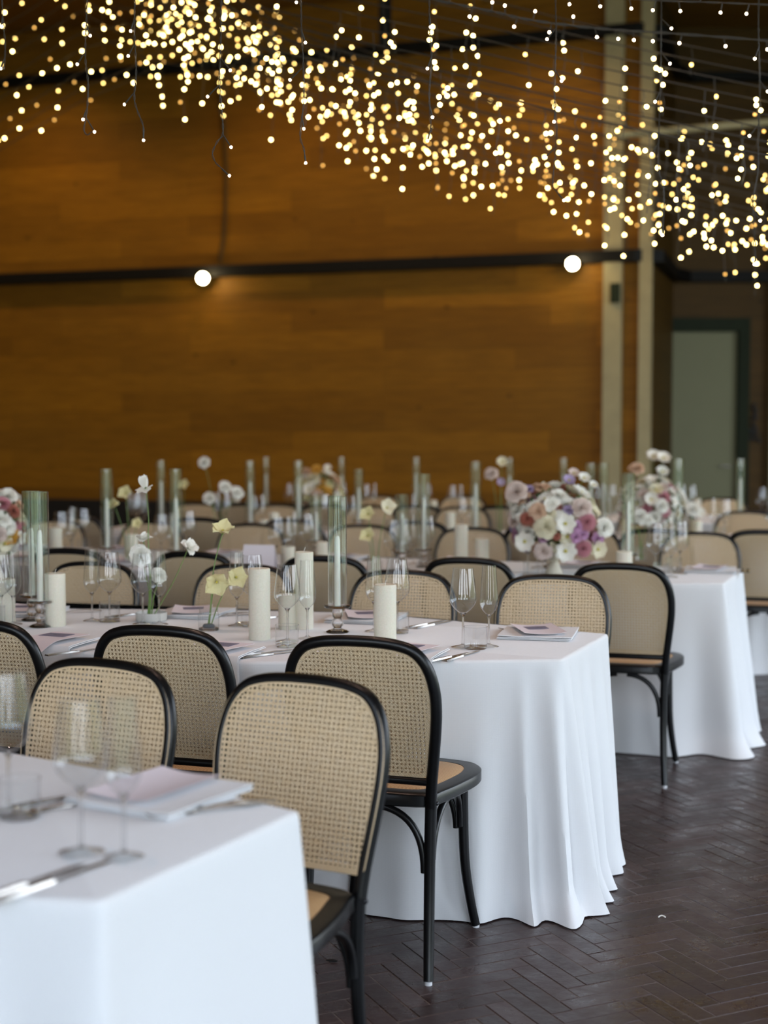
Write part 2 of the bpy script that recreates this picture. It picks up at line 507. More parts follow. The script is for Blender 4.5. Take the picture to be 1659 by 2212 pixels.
# black steel ledges along the walls
def ledge(name, z, hgt, dep, x0=-9.5):
    L = []
    pts = [Vector((x0, WY(x0), 0)), Vector((XC - .12, WY(XC - .12), 0)), Vector((XC, WY(XC) + .05, 0)), Vector((X1 - .15, Y1 - .35, 0)), Vector((X1 + .15, Y1, 0)), Vector((8, Y1, 0))]
    off = []
    for i, p in enumerate(pts):
        t = (pts[min(i + 1, 5)] - pts[max(i - 1, 0)]).normalized(); nrm = Vector((t.y, -t.x, 0))
        off.append((p + nrm * .002, p + nrm * dep))
    vs = []; fs = []
    for a, b2 in off:
        vs += [(a.x, a.y, z - hgt / 2), (b2.x, b2.y, z - hgt / 2), (b2.x, b2.y, z + hgt / 2), (a.x, a.y, z + hgt / 2)]
    for i in range(5):
        for k in range(4):
            k2 = (k + 1) % 4; fs.append((i * 4 + k, (i + 1) * 4 + k, (i + 1) * 4 + k2, i * 4 + k2))
    struct(name, MB().add(vs, fs), M['black_steel'])
ledge('trim_4', 3.02, .11, .13)
ledge('trim_5', 5.08, .09, .13)
# low black skirting along the back wall
mb = wall_local(MB(), -9.5, XC - .9, 0, .68, .05, -.05)
o = struct('baseboard_back', mb, M['black_panel']); o.location = (0, WY(0), 0); o.rotation_euler = (0, 0, ang)
# left wall, ceiling and the glazed walls
struct('wall_left', MB().box((-9.7, -3.2, 0), (-9.5, 17.4, ROOMZ)), M['wall_wood'])
mb = MB().box((-9.7, -3.2, ROOMZ), (8.2, 17.4, ROOMZ + .15)); struct('ceiling', mb, M['ceil_wood'])
mb = MB().box((-9.5, -3.2, 4.6), (8.2, -3.0, ROOMZ)).box((-9.5, -3.2, 0), (-6.6, -3, 4.6)).box((6.6, -3.2, 0), (8.2, -3, 4.6)); struct('wall_front', mb, M['wall_wood'])
mb = MB().box((8, -3, 4.6), (8.2, 15.3, ROOMZ)).box((8, 9.6, 0), (8.2, 15.3, 4.6)).box((8, -3, 0), (8.2, -1.6, 4.6)); struct('wall_right', mb, M['wall_wood'])
mb = MB()
for i in range(9):
    x = -6.6 + 13.2 * i / 8; hwd = .58 if i % 2 == 0 else .05; mb.box((x - hwd, -3.12, 0), (x + hwd, -3.0, 4.6))
mb.box((-6.6, -3.12, 2.35), (6.6, -3.02, 2.43)); mb.box((-6.6, -3.12, 0), (6.6, -3.02, .1))
struct('window_1', mb, M['mullion'])
mb = MB()
for i in range(8):
    y = -1.6 + 11.2 * i / 7; mb.box((8.0, y - .045, 0), (8.12, y + .045, 4.6))
mb.box((8.02, -1.6, 2.35), (8.12, 9.6, 2.43)); mb.box((8.02, -1.6, 0), (8.12, 9.6, .1))
struct('window_2', mb, M['mullion'])
# steel roof members above the wall
mb = MB()
p = ony(832, 60, 12.6)
mb.box((p.x - .055, 12.5, 4.72), (p.x + .055, 12.62, ROOMZ))
struct('trim_6', mb, M['black_steel'])
a_, b_ = ony(1335, 292, 12.0), ony(1720, 258, 12.0)
o = MB().tube([a_, b_], .03, 10).build('ceiling_conduit', M['post_wood']); tag(o, 'pale straight conduit pipe running below the ceiling at right', 'pipe')
mb = MB(); pts = []  # thin brown line drawn down the planks
for px, py in ((478, 170), (488, 260), (493, 360), (491, 450), (486, 520), (478, 566)):
    k = (px - 829.5) / F / CA; x = 14.07 * k / (1 + .32 * k); pts.append((x, WY(x) - .03, ony(px, py, WY(x)).z))
o = MB().tube(pts, .022, 6).build('wall_line', M['dark_wood']); tag(o, 'thin brown line running down the plank wall above the left spotlight', 'cable')

# floor: herringbone bricks laid one by one over a joint bed
struct('floor', MB().box((-9.7, -3.2, -.1), (8.2, 17.4, -.0012)), M['grout'])
BL, BW = .235, .0587
mb = MB(); th = R(-20 + 45)
ct, st = math.cos(th), math.sin(th)
def brick(cx, cy, along):
    l, w2 = (BL / 2 - .0013, BW / 2 - .0013) if along else (BW / 2 - .0013, BL / 2 - .0013)
    X = cx * ct - cy * st; Y = cx * st + cy * ct + 6
    if not (-1.8 < X < 7.0 and .8 < Y < 13.5): return
    if abs(X) > .33 * Y + 2.2: return
    z = rnd.uniform(-.0007, .0007); tx = rnd.uniform(-.004, .004); ty = rnd.uniform(-.004, .004)
    vs = []
    for dz, k in ((-.02, 0), (-.0018, 0), (0, .0016)):
        for sx_, sy_ in ((-1, -1), (1, -1), (1, 1), (-1, 1)):
            lx = sx_ * (l - k); ly = sy_ * (w2 - k)
            x = cx + lx; y = cy + ly
            vs.append((x * ct - y * st, x * st + y * ct + 6, z + dz + (lx * tx + ly * ty if dz > -.01 else 0)))
    fs = [(8, 9, 10, 11)]
    for r_ in (0, 4):
        for k in range(4): fs.append((r_ + k, r_ + (k + 1) % 4, r_ + 4 + (k + 1) % 4, r_ + 4 + k))
    mb.add(vs, fs)
n4 = 4
for i in range(-150, 151):
    for j in range(-40, 41):
        # unit L of one lying and one standing brick, stepped diagonally
        x0 = i * BW + j * 2 * BL * 0
        a0 = i * BW; b0 = i * BW + j * 2 * BL
        brick(a0 + BL / 2, b0 + BW / 2, True)
        brick(a0 + BL + BW / 2 - BW * 0, b0 + BW / 2 - BL / 2 + BW / 2 + (BL - BW) * 0 + 0, False) if False else brick(a0 - BW / 2, b0 + BL / 2 , False)
fb = mb.build('floor_bricks', M['brick'], None, False)
fb['kind'] = 'structure'; fb.name = 'floor_brickwork'

# outside: lawn and hedge seen only in reflections
o = struct('ground_outside', MB().box((-30, -40, -.3), (40, -3.3, -.12)).box((8.3, -3.3, -.3), (40, 30, -.12)), M['lawn'])
def hedge(name, x0, x1, y0, y1, label):
    mb = MB(); n = 60
    vs = []; fs = []
    for i in range(n + 1):
        t = i / n
        x = x0 + (x1 - x0) * t; y = y0 + (y1 - y0) * t
        hh = 2.2 + 1.0 * noise.noise(Vector((x * .5, y * .5, 1))) + rnd.uniform(-.15, .15)
        dx, dy = (0, 1.2) if abs(x1 - x0) > abs(y1 - y0) else (1.2, 0)
        vs += [(x, y, -.12), (x, y, hh * .9), (x + dx * .5, y + dy * .5, hh), (x + dx, y + dy, hh * .9), (x + dx, y + dy, -.12)]
    for i in range(n):
        for k in range(4): fs.append((i * 5 + k, i * 5 + k + 1, (i + 1) * 5 + k + 1, (i + 1) * 5 + k))
    mb.add(vs, fs)
    tag(mb.build(name, M['hedge']), label, 'hedge', kind='structure')
hedge('hedge', -16, -6, -14, -14.01, 'green hedge outside behind the camera at left')
hedge('hedge', -2.5, 3.5, -14, -14.01, 'green hedge outside behind the camera in the middle')
hedge('hedge', 8, 16, -14, -14.01, 'green hedge outside behind the camera at right')
hedge('hedge', 17, 17.01, -6, 14, 'green hedge outside the right hand windows')

# ------------------------------------------------------------------ wall spotlights
def wall_spot(px, py, label):
    k = (px - 829.5) / F / CA; x = 13.9 * k / (1 + .32 * k)
    Y = WY(x) - .22; p = ony(px, py, Y)
    r = empty('wall_spotlight', (p.x, p.y, p.z)); tag(r, label, 'spotlight', 'spotlights on the black ledge')
    part('lamp_housing', MB().tube([(0, .16, .02), (0, .03, 0)], [.03, .06], 16), M['black_steel'], r)
    part('lamp_bracket', MB().tube([(0, .13, .02), (0, .2, .0)], .012, 8), M['black_steel'], r)
    part('lamp_face', MB().ball((0, 0, 0), .055, 14, 10), M['lamp'], r)
    return p
wall_spot(438, 601, 'glowing round spotlight on the black ledge above the left tables')
wall_spot(1237, 570, 'glowing round spotlight on the black ledge left of the pale posts')

# added warm lamps, unseen above the frame, that brighten the plank wall
for i, x in enumerate((-6.5, -3.8, -1.2, 1.2)):
    Y = WY(x) - 1.5
    r = empty('added_ceiling_lamp', (x, Y, ROOMZ)); tag(r, None, None)
    part('added_lamp_body', MB().lathe([(.0, -.0), (.07, -.0), (.07, -.11), (.055, -.11), (.05, -.06), (0, -.06)], 20), M['black_steel'], r)
    tag(r, '%s added warm lamp from the left, unseen above the plank wall' % ORD[i], 'added light', 'added lamps above the plank wall')
    lamp('added_warm_lamp', 'SPOT', (x, Y, ROOMZ - .13), 104, (1, .62, .24), (R(12), 0, 0), .06, R(125), .9)
for i, (x, y) in enumerate(((-1.0, 2.6), (-.8, 5.0), (1.2, 4.4), (-1.6, 7.4), (1.6, 7.2), (.6, 9.8), (2.8, 9.4), (-2.4, 9.8))):  # unseen spot lamps added to lift the brightness of the cloth tops
    r = empty('added_ceiling_lamp', (x, y, ROOMZ)); tag(r, '%s added warm lamp brightening the table tops, out of view' % ORD[i], 'added light', 'added lamps above the tables')
    part('added_lamp_body', MB().lathe([(.0, -.0), (.07, -.0), (.07, -.11), (.055, -.11), (.05, -.06), (0, -.06)], 20), M['black_steel'], r)
    lamp('added_warm_lamp', 'SPOT', (x, y, ROOMZ - .13), 105, (1, .66, .52), (0, 0, 0), .06, R(62), .9)

# ------------------------------------------------------------------ tablecloths
def resample(poly, n, closed=True):
    P = [Vector(p) for p in poly]
    if closed: P.append(P[0])
    L = [0]
    for a, b2 in zip(P, P[1:]): L.append(L[-1] + (b2 - a).length)
    out = []
    k = 0
    for i in range(n):
        s_ = L[-1] * i / (n if closed else n - 1)
        while k < len(L) - 2 and L[k + 1] < s_: k += 1
        t = (s_ - L[k]) / max(1e-9, L[k + 1] - L[k])
        out.append(P[k].lerp(P[k + 1], t))
    return out, L[-1]
def tablecloth(name, pairs, zero, folds, label, waves=.012, seed=1, step=.008, ztop=.75):
    # pairs: (top xy, bottom xy) around the table, counter-clockwise; zero: index of the near corner of the aisle end
    top = []; bot = []; arc = []; s_ = 0
    n = len(pairs)
    ptsT, ptsB, S = [], [], []
    acc = 0; s0 = 0
    for i in range(n):
        (a, ab), (b2, bb) = pairs[i], pairs[(i + 1) % n]
        a, ab, b2, bb = Vector(a), Vector(ab), Vector(b2), Vector(bb)
        L = (b2 - a).length; m_ = max(2, int(L / (step if (abs(i - zero) <= 2) else step * 2)))
        if i == zero: s0 = acc
        for k in range(m_):
            t = k / m_
            ptsT.append(a.lerp(b2, t)); ptsB.append(ab.lerp(bb, t)); S.append(acc + L * t)
        acc += L
    Nn = len(ptsT)
    # soften the plan corners
    for it in range(3):
        ptsT = [(ptsT[i - 1] + ptsT[i] * 2 + ptsT[(i + 1) % Nn]) / 4 for i in range(Nn)]
    for it in range(14):
        ptsB = [(ptsB[i - 1] + ptsB[i] * 2 + ptsB[(i + 1) % Nn]) / 4 for i in range(Nn)]
    Mm = 34
    vs = []; fs = []
    nr = []
    for i in range(Nn):
        t = ptsT[(i + 2) % Nn] - ptsT[i - 2]; t.normalize(); nr.append(Vector((t.y, -t.x)))
    for it in range(4): nr = [((nr[i - 1] + nr[i] * 2 + nr[(i + 1) % Nn])).normalized() for i in range(Nn)]
    for i in range(Nn):
        sa = S[i] - s0
        A = 0
        for (c, w_, a_, sh) in folds:
            pass
        for j in range(Mm + 1):
            t = j / Mm
            if j == 0: p = ptsT[i] - nr[i] * .010; z = ztop
            elif j == 1: p = ptsT[i] - nr[i] * .003; z = ztop - .0025
            elif j == 2: p = ptsT[i]; z = ztop - .010
            else:
                tt = (j - 2) / (Mm - 2)
                z = (ztop - .010) * (1 - tt) + .004 * tt
                f_ = tt
                p = ptsT[i].lerp(ptsB[i], f_)
                d_ = 0
                for (c, w_, a_, pw) in folds:
                    u = (sa - c) / w_
                    if abs(u) < 3: d_ += a_ * math.exp(-u * u) * tt ** pw
                d_ += waves * tt ** 1.5 * (noise.noise(Vector((sa * 3.1 + seed * 7, tt * .5, 0))) * 1.8)
                d_ += waves * .5 * tt ** 2 * noise.noise(Vector((sa * 8 + seed, tt * .8, 3)))
                if tt > .86: d_ += (.010 + .035 * math.exp(-((sa - .05) / .22) ** 2)) * ((tt - .86) / .14) ** 1.6 * (1 + 1.3 * noise.noise(Vector((sa * 6, 9, seed))))
                p = p + nr[i] * d_
            vs.append((p.x, p.y, z))
    W_ = Mm + 1
    for i in range(Nn):
        i2 = (i + 1) % Nn
        for j in range(Mm): fs.append((i * W_ + j, i * W_ + j + 1, i2 * W_ + j + 1, i2 * W_ + j))
    mb = MB(); mb.add(vs, fs)
    # top: strips between the near edge and the far edge
    import bmesh
    me = mb.data(name, M['cloth'])
    bm = bmesh.new(); bm.from_mesh(me)
    bm.verts.ensure_lookup_table()
    f0 = bm.faces.new([bm.verts[i * W_] for i in range(Nn)])
    bmesh.ops.triangulate(bm, faces=[f0], ngon_method='EAR_CLIP')
    bmesh.ops.recalc_face_normals(bm, faces=bm.faces[:])
    bm.to_mesh(me); bm.free()
    for p_ in me.polygons: p_.use_smooth = True
    try: me.set_sharp_from_angle(angle=R(50))
    except Exception: pass
    o = bpy.data.objects.new(name, me); col.objects.link(o)
    return tag(o, label, 'tablecloth', 'white tablecloths')

# second table (in focus)
T2 = [((-3.3, 5.02), (-3.3, 5.30)), ((-.866, 4.14), (-.80, 4.36)), ((-.386, 3.965), (-.30, 4.16)), ((.15, 3.98), (.117, 4.0)), ((.51, 4.01), (.565, 4.03)),
      ((.72, 4.52), (.765, 4.55)), ((.11, 4.92), (.12, 4.80)), ((-.04, 5.045), (-.04, 4.92)), ((-.6, 5.14), (-.6, 5.0)), ((-1.15, 5.17), (-1.15, 5.05)), ((-3.3, 5.9), (-3.3, 5.75))]
tablecloth('tablecloth', T2, 4, [(-.035, .022, .05, .75), (.0, .016, -.03, .8), (.045, .022, .045, .8), (.085, .02, -.04, 1.0), (-.085, .025, -.035, 1.1), (-.12, .018, .035, .9), (-.17, .03, -.025, 1.3), (.15, .03, .03, 1.0), (.21, .025, -.03, 1.1), (.27, .03, .035, .9), (.36, .03, -.02, 1.0), (.43, .035, .03, .9), (.52, .04, .02, 1.2), (-.24, .03, .03, 1.6), (-.34, .05, -.015, 1.5), (-.45, .05, .015, 1)],
           'white floor-length tablecloth on the long second table, folds gathered at its corner', .016, 1)
T1 = [((-2.6, 2.62), (-2.6, 2.6)), ((-.9, 2.0), (-.9, 1.98)), ((-.525, 1.945), (-.53, 1.91)), ((-.387, 1.92), (-.37, 1.87)),
      ((-.14, 2.39), (-.06, 2.40)), ((-.338, 2.56), (-.35, 2.5)), ((-.74, 2.83), (-.75, 2.75)), ((-2.6, 3.5), (-2.6, 3.42))]
tablecloth('tablecloth', T1, 3, [(-.03, .05, .03, 1.2), (-.13, .05, -.035, 1.2), (-.24, .06, .03, 1.2), (.06, .06, -.012, 1.2), (.2, .1, .01, 1)],
           'white tablecloth on the nearest table, cut by the left edge of the photo', .010, 2)
def shift(T, dx, dy, mods=None):
    out = []
    for i, (a, b2) in enumerate(T):
        out.append(((a[0] + dx, a[1] + dy), (b2[0] + dx, b2[1] + dy)))
    return out
T3 = [((-4.5, 8.1), (-4.5, 8.3)), ((-.6, 6.45), (-.55, 6.7)), ((.5, 6.1), (.5, 6.25)), ((1.1, 6.04), (1.08, 6.1)), ((1.455, 6.05), (1.53, 6.07)),
      ((1.69, 6.66), (1.78, 6.70)), ((1.42, 6.76), (1.45, 6.7)), ((.9, 6.98), (.9, 6.86)), ((.2, 7.2), (.2, 7.05)), ((-4.5, 8.95), (-4.5, 8.8))]
tablecloth('tablecloth', T3, 4, [(-.02, .06, .06, 1.1), (.09, .04, -.05, 1.3), (-.12, .05, -.04, 1.5), (.24, .06, .05, 1.2), (.38, .05, -.03, 1.2), (.52, .06, .03, 1.0), (-.25, .06, .04, 1.6)],
           'white draped tablecloth on the third table, end facing the aisle', .018, 3)
T4 = shift([p_ if i else ((-1.95 - .93, 9.0 - 2.02), (-1.95 - .93, 9.2 - 2.02)) for i, p_ in enumerate(T3[:1])] + T3[1:-1] + [((-1.8 - .93, 9.85 - 2.02), (-1.8 - .93, 9.7 - 2.02))], .93, 2.02)
tablecloth('tablecloth', T4, 4, [(-.3, .07, .04, 1.2), (-.5, .06, -.03, 1.2), (-.7, .08, .04, 1)], 'white tablecloth on the fourth table, cut by the right edge', .018, 4)
T5 = [((-1.35, 10.95), (-1.35, 11.1))] + shift(T4, .93, 2.02)[2:-1] + [((-1.2, 11.75), (-1.2, 11.6))]
tablecloth('tablecloth', T5, 3, [], 'white tablecloth on the farthest table below the plank wall', .018, 5)

# ------------------------------------------------------------------ chair
def smooth_path(P, n=4, closed=False):
    P = [Vector(p) for p in P]; out = []
    m_ = len(P)
    rng = range(m_) if closed else range(m_ - 1)
    for i in rng:
        p0 = P[i - 1] if (closed or i) else P[0]; p1 = P[i]; p2 = P[(i + 1) % m_]; p3 = P[(i + 2) % m_] if (closed or i + 2 < m_) else P[-1]
        for k in range(n):
            t = k / n
            out.append(.5 * ((2 * p1) + (p2 - p0) * t + (2 * p0 - 5 * p1 + 4 * p2 - p3) * t * t + (-p0 + 3 * p1 - 3 * p2 + p3) * t ** 3))
    if not closed: out.append(P[-1])
    return out
HOOP = [(.168, .44), (.172, .50), (.181, .57), (.190, .64), (.195, .70), (.193, .755), (.178, .81), (.148, .848), (.105, .864), (.05, .870), (0, .871)]
def yb(z): return -.195 - .075 * max(0, (z - .44)) / .43 - (.012 * ((z - .44) / .43) ** 2 if z > .44 else 0)
hp = smooth_path([(x, 0, z) for x, z in HOOP] + [(-x, 0, z) for x, z in HOOP[-2::-1]], 4)
RT = .0148
def cane_panel(inset, y0, z0, pitch, phase, band, holes=True, rh=.31):
    # outline of the panel following the hoop, closed by a rounded bottom
    pts = [p for p in hp if p.z > z0 + .012]
    out = []
    n = len(pts)
    for i, p in enumerate(pts):
        t = (pts[min(i + 1, n - 1)] - pts[max(i - 1, 0)]).normalized()
        nn = Vector((-t.z, 0, t.x))   # points inward for a path running right -> top -> left
        if nn.dot(Vector((0, 0, .66)) - Vector((p.x, 0, p.z))) < 0: nn = -nn
        out.append(p + nn * inset)
    xr = out[0].x; xl = out[-1].x
    out += [Vector((xl + .004, 0, z0 + .006)), Vector((xl + .014, 0, z0)), Vector((xr - .014, 0, z0)), Vector((xr - .004, 0, z0 + .006))]
    def inside(x, z, poly):
        c = False; j = len(poly) - 1
        for i in range(len(poly)):
            a, b2 = poly[i], poly[j]
            if (a.z > z) != (b2.z > z) and x < (b2.x - a.x) * (z - a.z) / (b2.z - a.z) + a.x: c = not c
            j = i
        return c
    cen = Vector((0, 0, .68))
    inner = [p + (cen - p).normalized() * band for p in out]
    # solid border band: outline ring to inner outline, with thickness
    mb = MB(); n = len(out)
    def Y(z, k): return yb(z) + y0 + k
    vs = []
    for p, q_ in zip(out, inner):
        q2 = p + (cen - p).normalized() * (band + pitch * .9)
        vs += [(p.x, Y(p.z, -.0012), p.z), (p.x, Y(p.z, .0012), p.z), (q2.x, Y(q2.z, .0010), q2.z), (q2.x, Y(q2.z, -.0010), q2.z)]
    fs = []
    for i in range(n):
        j = (i + 1) % n
        for k in range(4): fs.append((i * 4 + k, j * 4 + k, j * 4 + (k + 1) % 4, i * 4 + (k + 1) % 4))
    mb.add(vs, fs)
    # cells
    x0 = -.22 + phase[0]; zz0 = z0 + phase[1]
    for i in range(int(.44 / pitch) + 1):
        for j in range(int(.40 / pitch) + 1):
            cx = x0 + i * pitch; cz = zz0 + j * pitch
            h = pitch / 2
            if not all(inside(cx + sx_ * h, cz + sz_ * h, inner) for sx_ in (-1, 1) for sz_ in (-1, 1)):
                continue
            o8 = [(cx - h, cz - h), (cx, cz - h), (cx + h, cz - h), (cx + h, cz), (cx + h, cz + h), (cx, cz + h), (cx - h, cz + h), (cx - h, cz)]
            r_ = pitch * rh
            i8 = [(cx + r_ * math.cos(R(225 + 45 * k)), cz + r_ * math.sin(R(225 + 45 * k))) for k in range(8)]
            vs = [(x, Y(z, 0), z) for x, z in o8] + [(x, Y(z, 0), z) for x, z in i8]
            mb.add(vs, [(k, (k + 1) % 8, 8 + (k + 1) % 8, 8 + k) for k in range(8)])
    return mb
def make_chair():
    c = empty('cane_chair')
    # bent back hoop
    part('back_hoop', MB().tube([(p.x, yb(p.z), p.z) for p in hp], RT, 14), M['black_wood'], c)
    # rear legs
    for sgn in (1, -1):
        P = smooth_path([(sgn * .168, yb(.44), .46), (sgn * .165, -.194, .36), (sgn * .165, -.200, .22), (sgn * .170, -.222, .09), (sgn * .176, -.245, .008)], 4)
        lg = part('leg', MB().tube(P, [RT + .001 - .003 * i / (len(P) - 1) for i in range(len(P))], 14), M['black_wood'], c)
        part('foot_pad', MB().lathe([(0, 0), (.010, 0), (.010, .010), (0, .010)], 14, c=(sgn * .176, -.246)), M['pad'], lg)
        part('bolt', MB().ball((sgn * (.168 + RT), yb(.44), .452), .006, 10, 6), M['bolt'], lg)
    for sgn in (1, -1):
        P = smooth_path([(sgn * .155, .165, .455), (sgn * .156, .168, .34), (sgn * .160, .172, .20), (sgn * .172, .185, .09), (sgn * .185, .200, .008)], 4)
        lg = part('leg', MB().tube(P, [.0155 - .003 * i / (len(P) - 1) for i in range(len(P))], 14), M['black_wood'], c)
        part('foot_pad', MB().lathe([(0, 0), (.010, 0), (.010, .010), (0, .010)], 14, c=(sgn * .186, .201)), M['pad'], lg)
    # seat ring
    outl = smooth_path([(.150, -.19, 0), (.185, -.12, 0), (.212, .0, 0), (.222, .09, 0), (.205, .165, 0), (.150, .205, 0), (.0, .222, 0), (-.150, .205, 0), (-.205, .165, 0), (-.222, .09, 0), (-.212, .0, 0), (-.185, -.12, 0), (-.150, -.19, 0), (0, -.200, 0)], 5, True)
    inn = [Vector((p.x * .80, p.y * .80 + .004, 0)) for p in outl]
    n = len(outl); vs = []; fs = []
    zt = .472; zb = .436
    rings = [(inn, zt - .006), (inn, zt), (None, zt), (None, zt - .004), (outl, zt - .006), (outl, zb + .004), (None, zb), (inn, zb)]
    for i in range(n):
        o_, a_ = outl[i], inn[i]; ins = o_ + (a_ - o_) * .10
        for R_, z in rings:
            p = o_ if R_ is outl else a_ if R_ is inn else ins
            if R_ is None and z == zt: p = o_ + (a_ - o_) * .16
            if R_ is None and z == zt - .004: p = o_ + (a_ - o_) * .04
            vs.append((p.x, p.y, z))
    k_ = len(rings)
    for i in range(n):
        j = (i + 1) % n
        for k in range(k_): fs.append((i * k_ + k, i * k_ + (k + 1) % k_, j * k_ + (k + 1) % k_, j * k_ + k))
    st_ = part('seat_frame', MB().add(vs, fs), M['black_wood'], c)
    # woven seat panel
    vs = [(0, 0, zt + .004)]; fs = []
    for t, z in ((.35, .004), (.75, .0035), (.95, .002), (1.02, -.003)):
        for p in inn: vs.append((p.x * t, p.y * t, zt + z))
    for i in range(n):
        j = (i + 1) % n
        fs.append((0, 1 + i, 1 + j))
        for k in range(3): fs.append((1 + k * n + i, 1 + (k + 1) * n + i, 1 + (k + 1) * n + j, 1 + k * n + j))
    part('woven_seat', MB().add(vs, fs), M['rattan'], c)
    # lower back rail
    z = .508
    part('back_rail', MB().tube([(-.170, yb(z), z), (.170, yb(z), z)], .0105, 12), M['black_wood'], c)
    # two layers of cane: one on the back face, one bedded on the front
    part('back_cane_webbing', cane_panel(.009, -.004, .520, .0108, (.003, .011), .004, rh=.27), M['cane'], c)
    part('front_cane_webbing', cane_panel(-.008, .0125, .503, .0111, (.006, .012), .007, rh=.285), M['cane'], c)
    # bentwood brackets between legs and seat
    def arc(a, b2, ctrl):
        out = []
        for k in range(13):
            t = k / 12; out.append(Vector(a) * (1 - t) ** 2 + Vector(ctrl) * 2 * t * (1 - t) + Vector(b2) * t * t)
        return out
    def bracket(a, b2, ctrl):
        part('bracket', MB().tube(arc(a, b2, ctrl), .0095, 10), M['black_wood'], c)
    bracket((.150, -.195, .27), (.02, -.185, .432), (.148, -.19, .425)); bracket((-.150, -.195, .27), (-.02, -.185, .432), (-.148, -.19, .425))
    bracket((.165, -.175, .30), (.17, -.03, .432), (.168, -.17, .42)); bracket((-.165, -.175, .30), (-.17, -.03, .432), (-.168, -.17, .42))
    bracket((.152, .148, .30), (.16, .02, .432), (.152, .14, .42)); bracket((-.152, .148, .30), (-.16, .02, .432), (-.152, .14, .42))
    bracket((.138, .163, .29), (.02, .165, .432), (.135, .163, .42)); bracket((-.138, .163, .29), (-.02, .165, .432), (-.135, .163, .42))
    return c
chair0 = make_chair()
SEATS = {k: {'near': [], 'far': []} for k in range(5)}
def chair_at(px, py_top, k, side, nth, yaw=None, Yfix=None):
    # px, py_top: picture position of the top of the back hoop (height .886)
    base = -20 if yaw is None else yaw
    p = onz(px, py_top, .886)
    if Yfix: p = Vector((xat(px, Yfix, .88), Yfix, .88))
    rz = R(base) if side == 'near' else R(base + 180)
    off = Matrix.Rotation(rz, 3, 'Z') @ Vector((0, -.282, 0))
    loc = (p.x - off.x, p.y - off.y, 0)
    if side == 'near': lab = 'black cane chair, back to camera, at the %s, %s from aisle end' % (TAB[k], ORD[nth])
    else: lab = 'black cane chair facing camera, behind the %s, %s from aisle end' % (TAB[k], ORD[nth])
    place(chair0, loc, rz, lab, 'chair', 'cane back chairs around the tables')
    SEATS[k][side].append((loc[0], loc[1], rz))
chair_at(664, 1455, 0, 'far', 0, -27)
chair_at(229, 1422, 0, 'far', 1, -27)
chair_at(-190, 1400, 0, 'far', 2, -18)
chair_at(772, 1372, 1, 'near', 0, -18)
chair_at(341, 1350, 1, 'near', 1, -18)
chair_at(-60, 1335, 1, 'near', 2, -17)
chair_at(1196, 1240, 1, 'far', 0, -13)
chair_at(872, 1230, 1, 'far', 1, -15)
chair_at(528, 1217, 1, 'far', 2, -15)
chair_at(203, 1212, 1, 'far', 3, -16)
chair_at(-120, 1206, 1, 'far', 4, -16)
for i, (x, y) in enumerate([(1340, 1215), (1010, 1203), (698, 1199), (415, 1190), (145, 1183), (-110, 1177)]):
    chair_at(x, y, 2, 'near', i, -16 - (i % 2) * 2)
for i, (x, y) in enumerate([(1512, 1148), (1262, 1141), (1022, 1138), (785, 1132), (545, 1130), (330, 1125), (120, 1121)]):
    chair_at(x, y, 2, 'far', i, -14)
for i, (x, y) in enumerate([(1650, 1143), (1415, 1140), (1160, 1130), (900, 1123), (630, 1119), (425, 1116), (160, 1112)]):
    chair_at(x, y, 3, 'near', i, -16)
for i, (x, y) in enumerate([(1612, 1103), (1400, 1099), (1200, 1096), (1000, 1093), (800, 1090), (600, 1088), (425, 1085)]):
    chair_at(x, y, 3, 'far', i, -16)
for i, (x, y) in enumerate([(1640, 1100), (1440, 1096), (1240, 1093), (1080, 1091), (900, 1089), (700, 1087), (520, 1085)]):
    chair_at(x, y, 4, 'near', i, -16)
for i, (x, y) in enumerate([(1560, 1074), (1390, 1072), (1190, 1071), (1000, 1070), (820, 1069)]):
    chair_at(x, y, 4, 'far', i, -16)

# ------------------------------------------------------------------ tableware
ZT = .7505
def make_wine():
    g = empty('wine_glass')
    part('bowl', MB().lathe([(.003, .100), (.012, .1045), (.024, .114), (.034, .126), (.0405, .138), (.0412, .146), (.0395, .165), (.0345, .205), (.0300, .238)], 40), M['glass'], g)
    part('foot', MB().lathe([(.0355, .0010), (.030, .0030), (.012, .0062), (.005, .0105)], 32), M['foot'], g)
    part('stem', MB().lathe([(0, .008), (.0045, .0085), (.0034, .014), (.0030, .05), (.0032, .088), (.0045, .096), (.009, .1015), (.004, .1040), (0, .1045)], 32), M['solid'], g)
    return g
def make_flute():
    g = empty('champagne_flute')
    part('bowl', MB().lathe([(.003, .094), (.010, .099), (.019, .109), (.0255, .121), (.0280, .133), (.0278, .145), (.0255, .175), (.0225, .215), (.0205, .246)], 36), M['glass'], g)
    part('foot', MB().lathe([(.0305, .0010), (.026, .0030), (.010, .0062), (.0045, .0105)], 28), M['foot'], g)
    part('stem', MB().lathe([(0, .008), (.0042, .0085), (.0032, .014), (.0028, .05), (.0030, .083), (.0042, .091), (.008, .0955), (.004, .0975), (0, .098)], 28), M['solid'], g)
    return g
def make_tumbler():
    g = empty('glass_tumbler')
    part('side', MB().lathe([(.034, .006), (.0345, .02), (.0352, .066)], 40), M['glass'], g)
    part('base', MB().lathe([(0, 0), (.032, 0), (.0345, .003), (.0345, .008), (.030, .009), (0, .010)], 36), M['foot'], g)
    part('rim', MB().tube([(.0352 * math.cos(2 * PI * k / 36), .0352 * math.sin(2 * PI * k / 36), .066) for k in range(36)], .0008, 6, closed=True), M['glass'], g)
    return g
wine0, flute0, tumbler0 = make_wine(), make_flute(), make_tumbler()
